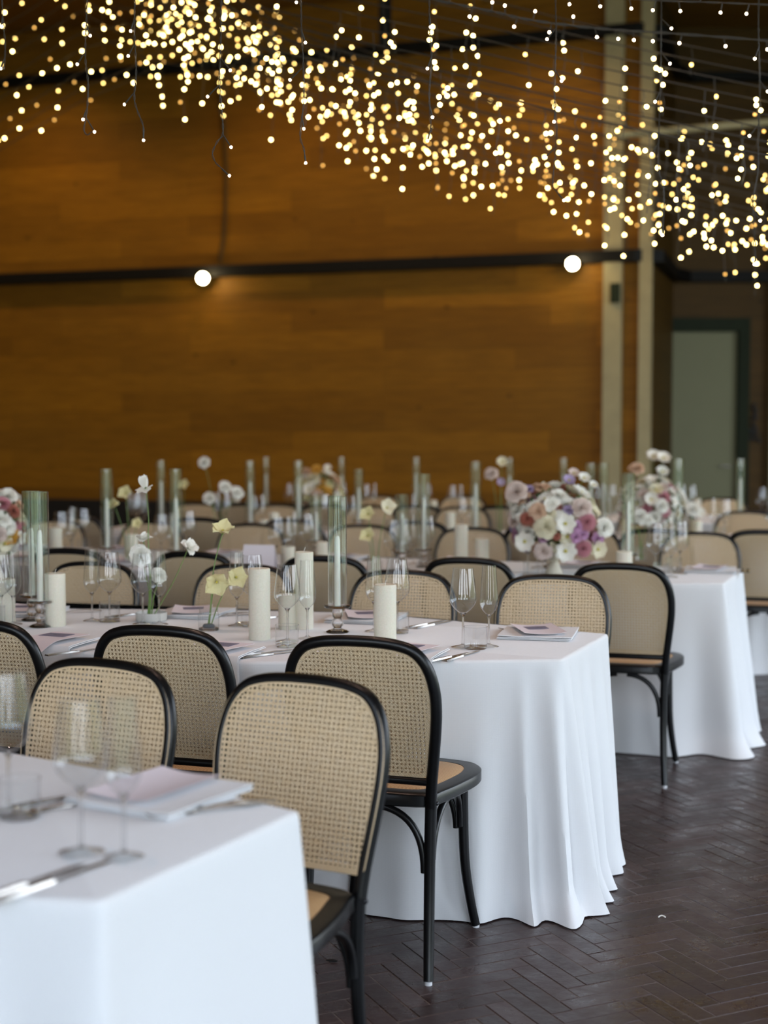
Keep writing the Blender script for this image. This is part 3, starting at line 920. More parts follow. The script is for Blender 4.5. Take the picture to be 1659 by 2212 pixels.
def make_fork():
    g = empty('dinner_fork')
    h = MB(); n = 14; vs = []; fs = []
    for i in range(n + 1):
        t = i / n; y = -.10 + .135 * t
        w_ = .0085 * (1 - t) ** 1.4 + .0026; z = .003 + .007 * math.sin(PI * min(1, t * 1.05)) * .8
        vs += [(-w_, y, z), (w_, y, z), (w_, y, z + .0022), (-w_, y, z + .0022)]
    for i in range(n):
        for k in range(4): fs.append((i * 4 + k, i * 4 + (k + 1) % 4, (i + 1) * 4 + (k + 1) % 4, (i + 1) * 4 + k))
    fs += [(0, 1, 2, 3), (n * 4 + 3, n * 4 + 2, n * 4 + 1, n * 4)]
    part('handle', h.add(vs, fs), M['steel'], g)
    t_ = MB(); vs = []; fs = []
    for i in range(7):
        u = i / 6; y = .033 + .022 * u; w_ = .0030 + .0095 * min(1, u * 1.5) ** .8
        z = .0085 - .006 * math.sin(PI * .5 * u)
        vs += [(-w_, y, z), (w_, y, z), (w_, y, z + .0018), (-w_, y, z + .0018)]
    for i in range(6):
        for k in range(4): fs.append((i * 4 + k, i * 4 + (k + 1) % 4, (i + 1) * 4 + (k + 1) % 4, (i + 1) * 4 + k))
    t_.add(vs, fs)
    for q_ in (-.0105, -.0035, .0035, .0105):
        t_.tube([(q_, .054, .0035), (q_, .072, .0025), (q_ * .95, .088, .0052), (q_ * .92, .100, .009)], [.0015, .0014, .0012, .0007], 6)
    part('tines', t_, M['steel'], g)
    return g
def make_knife():
    g = empty('dinner_knife')
    h = MB(); vs = []; fs = []; n = 12
    for i in range(n + 1):
        t = i / n; y = -.115 + .11 * t; w_ = .0052 + .0045 * (1 - t) ** 1.5 + (.001 if t > .9 else 0); z = .0012
        th_ = .0045
        vs += [(-w_, y, z), (w_, y, z), (w_ * .7, y, z + th_), (-w_ * .7, y, z + th_)]
    for i in range(n):
        for k in range(4): fs.append((i * 4 + k, i * 4 + (k + 1) % 4, (i + 1) * 4 + (k + 1) % 4, (i + 1) * 4 + k))
    fs += [(0, 1, 2, 3), (n * 4 + 3, n * 4 + 2, n * 4 + 1, n * 4)]
    part('handle', h.add(vs, fs), M['steel'], g)
    vs = []; fs = []
    for i in range(n + 1):
        t = i / n; y = -.006 + .12 * t
        wl = .004 + .004 * math.sin(min(1, t * 1.4) * PI / 2); wl *= (1 - max(0, (t - .8) / .2) ** 2 * .9)
        vs += [(-wl, y, .0022), (.0045 * (1 - max(0, (t - .85) / .15) ** 2), y, .0022), (.0045 * (1 - max(0, (t - .85) / .15) ** 2), y, .0036), (-wl, y, .0028)]
    for i in range(n):
        for k in range(4): fs.append((i * 4 + k, i * 4 + (k + 1) % 4, (i + 1) * 4 + (k + 1) % 4, (i + 1) * 4 + k))
    fs += [(n * 4 + 3, n * 4 + 2, n * 4 + 1, n * 4)]
    part('blade', MB().add(vs, fs), M['steel'], g)
    return g
fork0, knife0 = make_fork(), make_knife()
def sheet(pts_rows, th_):
    # grid of rows of points thickened downward
    r_, c_ = len(pts_rows), len(pts_rows[0]); mb = MB(); vs = []
    for off in (0, -th_):
        for row in pts_rows:
            for p in row: vs.append((p[0], p[1], p[2] + off))
    fs = []; K = r_ * c_
    for i in range(r_ - 1):
        for j in range(c_ - 1):
            a = i * c_ + j
            fs.append((a, a + 1, a + c_ + 1, a + c_)); fs.append((K + a, K + a + c_, K + a + c_ + 1, K + a + 1))
    for j in range(c_ - 1):
        fs.append((j, K + j, K + j + 1, j + 1)); a = (r_ - 1) * c_ + j; fs.append((a, a + 1, K + a + 1, K + a))
    for i in range(r_ - 1):
        a = i * c_; fs.append((a, a + c_, K + a + c_, K + a)); a = i * c_ + c_ - 1; fs.append((a, K + a, K + a + c_, a + c_))
    return mb.add(vs, fs)
def hangpt(y, z0, drop_start, r=.012):
    # y local: toward the table middle positive; beyond drop_start the cloth bends down
    if y > drop_start: return y, z0
    s_ = drop_start - y
    if s_ < r * 1.57: a = s_ / r; return drop_start - r * math.sin(a), z0 - r * (1 - math.cos(a))
    return drop_start - r - .02 * (s_ - r * 1.57), z0 - r - (s_ - r * 1.57)
def make_napkin(hang):
    # folded napkin: three layers; near side ones hang over the table edge
    g = MB()
    L0, L1, W_ = (-.27, .16, .105) if hang else (-.12, .12, .115)
    for layer in range(2 if hang else 3):
        rows = []
        for i in range(25):
            y = L0 + (L1 - L0) * i / 24 + layer * .0015; row = []
            for j in range(9):
                x = -W_ + 2 * W_ * j / 8 - layer * .002
                yy, zz = (hangpt(y, .010 + layer * .0035, -.03 - 0 * layer, .012 + layer * .0035) if hang else (y, .004 + layer * .0042))
                zz += .0012 * noise.noise(Vector((x * 14, y * 14, layer * 3.1)))
                if not hang and layer == 2: zz += .004 * max(0, abs(x) / W_ - .5)
                xs = x * (1 + (.12 * noise.noise(Vector((y * 5, layer, 2))) if hang else 0)) + (.02 * (-.03 - y) * math.sin(j) if hang and y < -.03 else 0)
                row.append((xs, yy, zz))
            rows.append(row)
        sh = sheet(rows, .002); g.add(sh.v, sh.f)
    return g.build('folded_napkin', M['napkin'])
napN, napF = make_napkin(True), make_napkin(False)
def make_menu(hang):
    rows = []
    for i in range(17):
        t = i / 16; y = -.105 + .21 * t; row = []
        for j in range(9):
            x = -.068 + .136 * j / 8
            z = .0245 if hang else .0185
            if hang:
                bend = max(0, -.02 - y); z -= bend * bend * 3.5 + .0; z += .002
                y2 = y - (0.012 * (1 - (x / .068) ** 2) if i == 0 else 0)
            else: y2 = y; z += .006 * (abs(x) / .068) ** 2
            row.append((x, y2, z))
        rows.append(row)
    o = sheet(rows, .0006).build('menu_card', M['menu']); return o
menuN, menuF = make_menu(True), make_menu(False)
def make_card():
    g = empty('place_card')
    part('card', MB().box((-.045, -.030, 0), (.045, .030, .0008)), M['slate'], g, False)
    mb = MB()
    x = -.012
    for i in range(7): mb.box((x + i * .0036, -.003 + (i % 2) * .001, .0008), (x + i * .0036 + .0024, .0012 + (i % 3) * .001, .0010))
    part('guest_name', mb, M['ink'], g, False)
    return g
card0 = make_card()

def W3(loc, rz, x, y, z=0):
    v_ = Matrix.Rotation(rz, 3, 'Z') @ Vector((x, y, 0)); return (loc[0] + v_.x, loc[1] + v_.y, z)
def who(k, side, nth): return '%s side, %s place from aisle, %s' % (side, ORD[nth], TAB[k])
def setting(k, side, nth, ex, ey, rz, glasses=True, cutlery=True, hang=None, mrot=0, paper=True, cdrop=0):
    # (ex, ey): point on the table edge in front of the seat; local +y runs towards the table middle
    hang = (side == 'near') if hang is None else hang
    w_ = who(k, side, nth)
    o = (ex, ey); y0 = .045
    if paper:
        yo = .03 if hang else .16
        place(napN if hang else napF, W3(o, rz, 0, yo, ZT), rz, ('white napkin hanging over the table edge, ' if hang else 'white folded napkin, ') + w_, 'napkin', 'folded napkins at the places')
        place(menuN if hang else menuF, W3(o, rz, 0, yo + (.03 if hang else 0), ZT), rz + mrot, 'pale lilac paper menu on its napkin, ' + w_, 'menu', 'menus at the places')
        place(card0, W3(o, rz, .0, yo + (.075 if hang else -.03), ZT + (.0270 if hang else .0196)), rz + mrot + .1, 'slate blue name card on the menu, ' + w_, 'place card', 'name cards at the places')
    if cutlery:
        for i, (dx, P_, nm, ct_) in enumerate(((-.17, fork0, 'outer steel fork', 'fork'), (-.145, fork0, 'inner steel fork', 'fork'), (.15, knife0, 'inner steel knife', 'knife'), (.175, knife0, 'outer steel knife', 'knife'))):
            place(P_, W3(o, rz, dx, y0 + .115, ZT), rz + rnd.uniform(-.05, .05), nm + ', ' + w_, ct_, ct_ + 's on the tables')
    if glasses:
        place(wine0, W3(o, rz, .13, y0 + .27, ZT), 0, 'clear wine glass, ' + w_, 'wine glass', 'wine glasses on the tables')
        place(flute0, W3(o, rz, .20, y0 + .25, ZT), 0, 'clear champagne flute, ' + w_, 'champagne flute', 'champagne flutes on the tables')
        place(tumbler0, W3(o, rz, .16, y0 + .20, ZT), 0, 'short clear tumbler, ' + w_, 'tumbler', 'tumblers on the tables')
def edge_y(T, x, near):
    # y of the table edge at x
    best = []
    for i in range(len(T)):
        a, b2 = T[i][0], T[(i + 1) % len(T)][0]
        if (a[0] - x) * (b2[0] - x) <= 0 and a[0] != b2[0]:
            t = (x - a[0]) / (b2[0] - a[0]); best.append(a[1] + (b2[1] - a[1]) * t)
    return min(best) if near else max(best)
# second table, placed against the photograph
for i, (x, y, rz) in enumerate(SEATS[1]['near']):
    f_ = Matrix.Rotation(rz, 3, 'Z') @ Vector((0, 1, 0))
    xx = x + f_.x * .1; e = edge_y(T2, xx, True)
    xx = x + f_.x * (e - y); e = edge_y(T2, xx, True)
    setting(1, 'near', i, xx - (.04 if i == 0 else .0) , e, rz, glasses=False, cutlery=False, mrot=R(-12))
for i, (x, y, rz) in enumerate(SEATS[1]['far']):
    f_ = Matrix.Rotation(rz, 3, 'Z') @ Vector((0, 1, 0))
    e = edge_y(T2, x, False); xx = x + f_.x * (y - e) * -1 * 0; 
    setting(1, 'far', i, xx if False else x + (-.02), e, rz, glasses=False, cutlery=False, mrot=R(20))
def at_table(px, py): return onz(px, py, ZT)
def put(P_, px, py, rz, label, cat, grp):
    p = at_table(px, py); return place(P_, (p.x, p.y, ZT), rz, label, cat, grp)
G = 'wine glasses on the tables'; GF = 'champagne flutes on the tables'; GT = 'tumblers on the tables'
for px, py, lab in ((1000, 1398, 'clear wine glass nearest the aisle end of the second table'),
                    (621, 1386, 'clear wine glass beside the middle tall pillar candle, second table'),
                    (858, 1368, 'clear wine glass behind the short front pillar candle, second table'),
                    (237, 1343, 'clear wine glass standing in front of the leftmost facing chair, second table'),
                    (309, 1348, 'clear wine glass in front of the grey bowl of white flowers'),
                    (545, 1353, 'clear wine glass half hidden behind the tall pillar candle'),
                    (3, 1352, 'clear wine glass cut by the left edge on the second table')):
    put(wine0, px, py, 0, lab, 'wine glass', G)
for px, py, lab in ((1056, 1397, 'clear champagne flute nearest the aisle end of the second table'),
                    (664, 1380, 'clear champagne flute right of the tall pillar candles, second table'),
                    (808, 1364, 'clear champagne flute behind the short front pillar candle, second table'),
                    (199, 1341, 'clear champagne flute right of the two tall glass cylinders at left'),
                    (344, 1349, 'clear champagne flute beside the grey bowl of white flowers'),
                    (512, 1352, 'clear champagne flute behind the yellow flowers'),
                    (29, 1349, 'clear champagne flute left of the two tall glass cylinders')):
    put(flute0, px, py, 0, lab, 'champagne flute', GF)
for px, py, lab in ((1027, 1401, 'short clear tumbler nearest the aisle end of the second table'),
                    (620, 1397, 'short clear tumbler in front of a wine glass beside tall pillar candles'),
                    (860, 1366, 'short clear tumbler behind the short front pillar candle'),
                    (237, 1342, 'short clear tumbler right of the left pillar candle'),
                    (532, 1350, 'short clear tumbler behind the tall pillar candle'),
                    (-12, 1352, 'short clear tumbler at the left end of the second table')):
    put(tumbler0, px, py, 0, lab, 'tumbler', GT)
for px, py, rz, P_, lab in ((975, 1420, R(-38), knife0, 'steel knife lying left of the tumbler near the aisle end'),
                       (1000, 1418, R(-30), knife0, 'steel knife lying below the tumbler near the aisle end'),
                       (565, 1412, R(-52), knife0, 'steel knife left of the pair beside the second near place'),
                       (592, 1414, R(-50), knife0, 'steel knife right of the pair beside the second near place'),
                       (922, 1349, R(-35), knife0, 'steel knife left of the far napkin near the aisle end'),
                       (938, 1350, R(-35), knife0, 'steel knife touching the far napkin near the aisle end'),
                       (172, 1408, R(-42), knife0, 'steel knife beside the third near place, second table'),
                       (285, 1328, R(-40), knife0, 'steel knife behind the white flower bowl'),
                       (300, 1327, R(-40), knife0, 'steel knife close behind the white flower bowl'),
                       (596, 1334, R(-40), knife0, 'steel knife behind the tallest pillar candles'),
                       (1140, 1360, R(108), fork0, 'steel fork left of the pair near the far table corner'),
                       (1162, 1360, R(108), fork0, 'steel fork right of the pair near the far table corner'),
                       (790, 1339, R(112), fork0, 'steel fork left of the pair behind the glass candlestick'),
                       (812, 1339, R(112), fork0, 'steel fork right of the pair behind the glass candlestick'),
                       (492, 1330, R(112), fork0, 'steel fork right behind the ribbed bud vase'),
                       (512, 1330, R(112), fork0, 'steel fork behind the flute near the yellow flowers'),
                       (158, 1324, R(112), fork0, 'steel fork behind the left pillar candle'),
                       (66, 1384, R(-20), fork0, 'steel fork left of the third near place, second table')):
    put(P_, px, py, rz, lab, 'fork' if P_ is fork0 else 'knife', 'forks on the tables' if P_ is fork0 else 'knives on the tables')
# nearest table
for px, py, P_, lab in ((176, 1842, wine0, 'large blurred wine glass standing centre on the nearest table'),
                   (20, 1752, wine0, 'blurred wine glass cut by the left edge on the nearest table'),):
    put(P_, px, py, 0, lab, 'wine glass', G)
put(flute0, 268, 1852, 0, 'blurred champagne flute right of the wine glass, nearest table', 'champagne flute', GF)
put(tumbler0, 42, 1765, 0, 'blurred tumbler at the left of the nearest table', 'tumbler', GT)
for px, py, rz, P_, lab in ((60, 1912, R(-34), knife0, 'blurred steel knife in the near left corner of the nearest table'),
                       (120, 1905, R(-34), knife0, 'blurred steel knife below the wine glass foot, nearest table'),
                       (165, 1722, R(-52), knife0, 'blurred steel knife behind the wine glass bowl, nearest table'),
                       (190, 1736, R(-52), knife0, 'second blurred knife behind the wine glass, nearest table'),
                       (440, 1755, R(118), fork0, 'blurred steel fork in front of the napkin, nearest table'),
                       (478, 1748, R(118), fork0, 'blurred steel fork close to the far corner, nearest table')):
    put(P_, px, py, rz, lab, 'fork' if P_ is fork0 else 'knife', 'forks on the tables' if P_ is fork0 else 'knives on the tables')
p = at_table(345, 1722); place(napF, (p.x, p.y, ZT), R(150), 'white folded napkin under the menu, nearest table', 'napkin', 'folded napkins at the places')
place(menuF, (p.x - .01, p.y + .01, ZT), R(150), 'pale lilac menu on the napkin, nearest table', 'menu', 'menus at the places')
# third, fourth and fifth table
for k, T in ((2, T3), (3, T4), (4, T5)):
    for side in ('near', 'far'):
        for i, (x, y, rz) in enumerate(SEATS[k][side]):
            if not (-.3 * y - .2 < x < .3 * y + .2): continue
            e = edge_y(T, min(x, T[4][0][0] - .03 if side == 'near' else T[5][0][0] - .03), side == 'near')
            setting(k, side, i, x, e + (.0 if side == 'near' else 0), rz, cutlery=(k == 2), paper=(k < 4), hang=False, mrot=R(rnd.uniform(-10, 10)))

# candles
def pillar(px, py, hgt, r, label, Y=None):
    p = at_table(px, py) if Y is None else Vector((xat(px, Y, ZT), Y, ZT))
    c = empty('pillar_candle', (p.x, p.y, ZT)); tag(c, label, 'candle', 'ivory pillar candles')
    part('wax_body', MB().lathe([(0, 0), (r - .001, 0), (r, .002), (r, hgt - .003), (r - .003, hgt), (r * .75, hgt - .002), (0, hgt - .004)], 40), M['wax'], c)
    part('wick', MB().tube([(0, 0, hgt - .005), (.001, 0, hgt + .005), (.003, 0, hgt + .011), (.005, 0, hgt + .014)], .0009, 6), M['wick'], c)
pillar(561, 1381, .222, .0335, 'tall ivory pillar candle right of the yellow flowers, second table')
pillar(657, 1358, .253, .0305, 'tallest ivory pillar candle behind a champagne flute, second table')
pillar(622, 1358, .115, .031, 'short ivory pillar candle hidden behind the wine glass, second table')
pillar(832, 1384, .175, .0345, 'ivory pillar candle right of the glass candlestick, second table')
pillar(120, 1352, .176, .0345, 'ivory pillar candle right of the tall glass cylinders, second table')
pillar(12, 1345, .150, .033, 'ivory pillar candle at the left edge, second table')
for i, (px, Y, hgt, r, lab) in enumerate(((996, 6.75, .205, .032, 'tall ivory pillar candle left of the bouquet, third table'),
        (1041, 6.65, .145, .032, 'ivory pillar candle close left of the bouquet, third table'),
        (1348, 6.35, .11, .036, 'short ivory pillar candle in front of the right glass cylinder, third table'),
        (622, 6.75, .10, .034, 'short ivory pillar candle behind the table number card'),
        (284, 7.0, .14, .034, 'ivory pillar candle behind the white flower head, third table'),
        (696, 6.9, .11, .03, 'short ivory pillar candle right of the table number, third table'),
        (120, 7.1, .165, .034, 'ivory pillar candle behind the tall glass cylinders, third table'),
        (972, 8.75, .15, .032, 'ivory pillar candle behind the chairs, fourth table'),
        (592, 8.9, .14, .032, 'ivory pillar candle right of the white flowers, fourth table'),
        (570, 8.8, .10, .032, 'short ivory pillar candle right of the white flowers, fourth table'),
        (1505, 8.75, .10, .032, 'short ivory pillar candle among flutes, fourth table'),
        (936, 10.9, .12, .03, 'ivory pillar candle in the middle of the farthest table'),
        (1505, 10.9, .13, .03, 'ivory pillar candle near the door, farthest table'),
        (510, 10.9, .16, .03, 'ivory pillar candle at the left, farthest table'))):
    pillar(px, 0, hgt, r, lab, Y)
def make_holder():
    g = empty('glass_candlestick')
    part('base', MB().lathe([(0, 0), (.036, 0), (.038, .003), (.030, .007), (.014, .012), (.012, .016)], 32), M['solid'], g)
    part('lower_ball', MB().lathe([(0, .014), (.011, .0145), (.0185, .024), (.0195, .031), (.016, .040), (.0115, .045), (0, .0455)], 32), M['solid'], g)
    part('upper_ball', MB().lathe([(0, .0462), (.012, .0465), (.0175, .055), (.018, .064), (.016, .073), (.0145, .078), (0, .0785)], 32), M['solid'], g)
    part('drip_plate', MB().lathe([(0, .079), (.014, .0792), (.040, .080), (.043, .082), (.043, .088), (.040, .0885), (.012, .0865), (0, .0865)], 40), M['solid'], g)
    return g
holder0 = make_holder()
def make_chimney():
    mb = MB(); r = .0305
    mb.lathe([(r, 0), (r, .342)], 44); mb.tube([((r - .001) * math.cos(2 * PI * k / 44), (r - .001) * math.sin(2 * PI * k / 44), .342) for k in range(44)], .0011, 6, closed=True)
    return mb.build('glass_chimney', M['chimney'])
chim0 = make_chimney()
def make_taper():
    g = empty('taper_candle')
    part('wax_body', MB().lathe([(0, 0), (.0105, 0), (.0105, .02), (.0095, .16), (.0082, .215), (.0055, .228), (0, .232)], 24), M['taper'], g)
    part('wick', MB().tube([(0, 0, .229), (.001, 0, .238), (.002, 0, .246)], .0008, 6), M['wick'], g)
    return g
taper0 = make_taper()
def candle_set(px, Y, top_py, where, py=None, seeds=0):
    p = at_table(px, py) if py else Vector((xat(px, Y, ZT), Y, ZT))
    zt = onz  # height of the cylinder top follows the photograph
    top = ony(px, top_py, p.y).z
    hs = min(1.25, max(.35, (top - ZT - .088) / .342))
    place(holder0, (p.x, p.y, ZT), rnd.uniform(0, 3), 'clear glass candlestick ' + where, 'candlestick', 'glass candlesticks on the tables')
    o = place(chim0, (p.x, p.y, ZT + .0888), 0, 'clear glass cylinder around a taper ' + where, 'glass cylinder', 'glass cylinders around the tapers')
    o.scale = (1, 1, hs)
    o = place(taper0, (p.x, p.y, ZT + .087), rnd.uniform(0, 6), 'white taper candle ' + where, 'candle', 'white taper candles')
    o.scale = (1, 1, min(hs, 1.1) * rnd.uniform(.93, 1.03))
candle_set(729, 0, 1073, 'in the middle of the second table', py=1366)
candle_set(70, 0, 1062, 'left of the pair, left part of the second table', py=1340)
candle_set(88, 0, 1063, 'right of the pair, left part of the second table', py=1354)
for px, Y, tp, wh in ((232, 6.85, 1014, 'above the leftmost near chair, third table'), (381, 6.7, 1014, 'right of the tall white flower, third table'),
        (868, 6.6, 1069, 'left of the pair, middle of the third table'), (915, 6.75, 1025, 'right of the pair, middle of the third table'), (683, 7.3, 1070, 'right of centre card, third table'),
        (1356, 6.5, 1023, 'right of the bouquet, third table'), (349, 8.9, 995, 'at the left, fourth table'), (541, 8.8, 996, 'left of the yellow bouquet, fourth table'),
        (645, 8.6, 996, 'in front of the yellow bouquet, fourth table'), (775, 8.9, 1014, 'just right of the middle cylinder, fourth table'), (1027, 8.3, 998, 'left of the mixed bouquet, fourth table'),
        (1275, 8.4, 1001, 'left of the pair by the pale post, fourth table'), (1302, 8.6, 1001, 'right of the pair by the pale post, fourth table'), (1464, 8.5, 992, 'in front of the green door, fourth table'),
        (1598, 9.6, 992, 'by the right edge, farthest table'), (575, 10.8, 988, 'at the left, farthest table'), (738, 10.7, 988, 'in the middle left, farthest table'),
        (899, 10.6, 988, 'in the middle, farthest table'), (1100, 10.5, 989, 'behind the mixed bouquet, farthest table'), (1217, 10.4, 990, 'below the right spotlight, farthest table')):
    candle_set(px, Y, tp, wh)

# table number card
k_ = at_table(560, 1212)
c = empty('table_number_card', (xat(560, 6.4, .75), 6.4, ZT), R(-14)); tag(c, 'lilac white folded table number card standing on the third table', 'table number')
part('front_panel', MB().add([(-.085, -.035, 0), (.085, -.035, 0), (.072, 0, .135), (-.072, 0, .135), (-.085, -.034, 0), (.085, -.034, 0), (.072, .001, .135), (-.072, .001, .135)], [(0, 1, 2, 3), (7, 6, 5, 4), (0, 4, 5, 1), (2, 6, 7, 3), (0, 3, 7, 4), (1, 5, 6, 2)]), M['white_card'], c, False)
part('back_panel', MB().add([(-.085, .035, 0), (.085, .035, 0), (.072, .001, .135), (-.072, .001, .135), (-.085, .036, 0), (.085, .036, 0), (.072, .002, .135), (-.072, .002, .135)], [(0, 1, 2, 3), (7, 6, 5, 4), (0, 4, 5, 1), (2, 6, 7, 3), (0, 3, 7, 4), (1, 5, 6, 2)]), M['white_card'], c, False)

# ------------------------------------------------------------------ flowers
def petal_mesh(mb, L, W_, curl, cup, az, el, base, ruffle=0, mi=0, nu=6, nv=5, pointy=0):
    # a petal growing along +x then bent up; el: elevation of its axis
    vs = []; fs = []
    for i in range(nu + 1):
        u = i / nu
        wdt = W_ * (math.sin(PI * min(1, .12 + u * (.78 if not pointy else .88))) ** (.7 + pointy))
        a = el + curl * u
        for j in range(nv + 1):
            v_ = (j / nv - .5) * 2
            r_ = base + L * u
            x = base + L * (math.sin(curl * u) / curl if abs(curl) > 1e-3 else u) if False else None
            # integrate the curve coarsely
            vs.append((u, v_, wdt))
    def curve(u):
        n = 6; x = z = 0
        for k in range(n):
            a = el + curl * u * (k + .5) / n; x += math.cos(a) * L * u / n; z += math.sin(a) * L * u / n
        return x, z
    out = []
    for (u, v_, wdt) in vs:
        x, z = curve(u)
        x += base
        y = wdt * v_
        z += cup * wdt * v_ * v_ * .8 + ruffle * math.sin(v_ * 5 + az * 3) * u * u
        c_, s_ = math.cos(az), math.sin(az)
        out.append((x * c_ - y * s_, x * s_ + y * c_, z))
    W2 = nv + 1
    for i in range(nu):
        for j in range(nv): fs.append((i * W2 + j, i * W2 + j + 1, (i + 1) * W2 + j + 1, (i + 1) * W2 + j))
    mb.add(out, fs, mi)
def bloom(kind, r, seed=0):
    rg = random.Random(seed); mb = MB()
    if kind == 'ranunculus':
        for ring in range(6):
            t = ring / 5; n = 7
            for k in range(n):
                petal_mesh(mb, r * (.45 + .5 * t) * rg.uniform(.9, 1.1), r * (.36 + .2 * t), -R(20 + 30 * t) * rg.uniform(.8, 1.2), .5, 2 * PI * (k + .5 * ring) / n + rg.uniform(-.2, .2), R(88 - 68 * t), r * .05 * ring, ruffle=r * .05)
        return mb, .3 * r
    if kind == 'dahlia':
        for ring in range(7):
            t = ring / 6; n = 9 + ring * 2
            for k in range(n):
                petal_mesh(mb, r * (.35 + .65 * t), r * .12, -R(25), 1.2, 2 * PI * (k + .5 * (ring % 2)) / n, R(85 - 78 * t), r * .02, pointy=.2, nu=4, nv=3)
        return mb, .15 * r
    if kind == 'anemone':
        for ring in range(2):
            for k in range(7):
                petal_mesh(mb, r * (.95 - .1 * ring), r * .36, R(18), .3, 2 * PI * (k + .5 * ring) / 7 + rg.uniform(-.1, .1), R(8 + 14 * ring), r * .1, ruffle=r * .05)
        mb.ball((0, 0, r * .12), r * .17, 10, 6, 1)
        return mb, 0
    if kind == 'lisianthus':   # open, loose sprays of big wavy petals
        for k in range(6):
            petal_mesh(mb, r * rg.uniform(.95, 1.15), r * .46, -R(50), .35, 2 * PI * k / 6 + rg.uniform(-.25, .25), R(62 if k % 2 else 40), 0, ruffle=r * .08)
        for k in range(3): petal_mesh(mb, r * .7, r * .34, -R(25), .5, 2 * PI * (k + .3) / 3, R(80), 0, ruffle=r * .05)
        return mb, 0
    if kind == 'trumpet':     # funnel flower with pointed spreading lobes
        for k in range(5):
            petal_mesh(mb, r * rg.uniform(.95, 1.2), r * .5, -R(rg.uniform(35, 70)), .35, 2 * PI * k / 5 + rg.uniform(-.2, .2), R(rg.uniform(50, 66)), 0, ruffle=r * .10, pointy=.28, nu=8, nv=8)
        mb.ball((0, 0, r * .25), r * .09, 8, 6, 1)
        return mb, 0
    if kind == 'swept':       # petals swept back, one standing (cyclamen like)
        for k in range(3): petal_mesh(mb, r * 1.1, r * .5, R(10), .3, R(200 + 55 * k), R(-8), 0, ruffle=r * .06, pointy=.1)
        petal_mesh(mb, r * 1.25, r * .48, R(25), .6, R(150), R(70), 0, ruffle=r * .05)
        petal_mesh(mb, r * 1.15, r * .45, -R(10), .6, R(40), R(75), 0, ruffle=r * .05)
        petal_mesh(mb, r * 1.1, r * .35, R(25), .3, R(-5), R(10), 0, ruffle=r * .06, pointy=.2)
        return mb, 0
BD = {}
def bloom_data(kind, colr, r=1.0):
    key = (kind, colr)
    if key not in BD:
        mb, _ = bloom(kind, 1.0, hash(kind) % 97 if False else len(BD) + 3)
        me = mb.data('bloom', [PET[colr], M['pistil']])
        BD[key] = me
    return BD[key]
def q_from(dirv):
    return Vector(dirv).to_track_quat('Z', 'Y').to_euler()
def single_flower(pts, r, kind, colr, face, label, roll=0, Y=None):
    # pts: picture points of the stem from foot to head with depth
    P3 = smooth_path(pts, 5)
    o = empty('cut_flower', pts[0]); tag(o, label, 'flower', 'cut flowers in bud vases')
    base = Vector(pts[0])
    mb = MB().tube([p - base for p in P3], [.0022 - .0010 * i / len(P3) for i in range(len(P3))], 7)
    hd = P3[-1] - base
    mb.ball((hd.x, hd.y, hd.z), .005, 8, 6)
    part('stem', mb, M['stem'], o)
    b_ = inst('bloom', bloom_data(kind, colr), o, hd, q_from(face), r)
    return o
def P(px, py, Y):
    v_ = ony(px, py, Y); return (v_.x, v_.y, v_.z)
# ribbed bud vase with yellow flowers
p = at_table(451, 1361); bv = empty('ribbed_bud_vase', (p.x, p.y, ZT)); tag(bv, 'small ribbed clear glass vase holding pale yellow flowers, second table', 'vase')
rib = lambda t, z: .035 * math.cos(t * 22)
part('vase_body', MB().lathe([(.0325, .004), (.033, .03), (.0335, .052), (.030, .055), (.029, .060), (.030, .072)], 176, ripple=rib), M['glass'], bv)
part('vase_base', MB().lathe([(0, 0), (.032, 0), (.033, .004), (.030, .008), (0, .008)], 40), M['solid'], bv)
part('pebble_layer', MB().lathe([(0, .009), (.018, .009), (.021, .013), (.016, .020), (0, .022)], 16), M['water_stone'], bv)
Y0 = p.y
single_flower([P(449, 1354, Y0), P(455, 1310, Y0), P(460, 1240, Y0 + .01), P(470, 1190, Y0 + .02), P(481, 1152, Y0 + .02)], .046, 'trumpet', 'yellow', (.1, -.45, 1), 'pale yellow flower on the tallest stem in the ribbed vase')
single_flower([P(452, 1354, Y0), P(457, 1300, Y0 + .01), P(462, 1275, Y0), P(467, 1256, Y0 - .01)], .050, 'trumpet', 'yellow', (.25, -1, -.1), 'pale yellow flower lowest in the ribbed vase, nodding left')
single_flower([P(455, 1354, Y0), P(470, 1310, Y0), P(488, 1272, Y0), P(508, 1248, Y0)], .044, 'trumpet', 'yellow', (.5, -1, .35), 'pale yellow flower leaning right from the ribbed vase')
# grey bowl with white flowers
p = at_table(327, 1341); gb = empty('grey_flower_bowl', (p.x, p.y, ZT)); tag(gb, 'low grey stoneware bowl holding white flowers, second table', 'bowl')
part('bowl_body', MB().lathe([(0, .002), (.050, .002), (.052, .005), (.0535, .028), (.0515, .030), (.0495, .027), (.048, .008), (0, .007)], 44), M['stone'], gb)
part('flower_frog', MB().lathe([(0, .008), (.025, .008), (.025, .014), (0, .015)], 24), M['steel'], gb)
Y0 = p.y
single_flower([P(322, 1333, Y0), P(324, 1250, Y0), P(320, 1160, Y0 + .01), P(321, 1120, Y0 + .01), P(315, 1055, Y0 + .02)], .036, 'swept', 'white', (-.2, -.35, 1), 'white flower on the tallest thin stem rising from the grey bowl')
single_flower([P(319, 1333, Y0), P(322, 1280, Y0), P(312, 1230, Y0), P(303, 1200, Y0 - .01)], .034, 'ranunculus', 'white', (-.05, -1, .15), 'round white ranunculus above the wine glass by the grey bowl')
single_flower([P(324, 1333, Y0), P(326, 1260, Y0), P(318, 1200, Y0 + .01), P(309, 1168, Y0 + .02)], .033, 'lisianthus', 'white', (.1, -.3, 1), 'white flower just above the round white ranunculus')
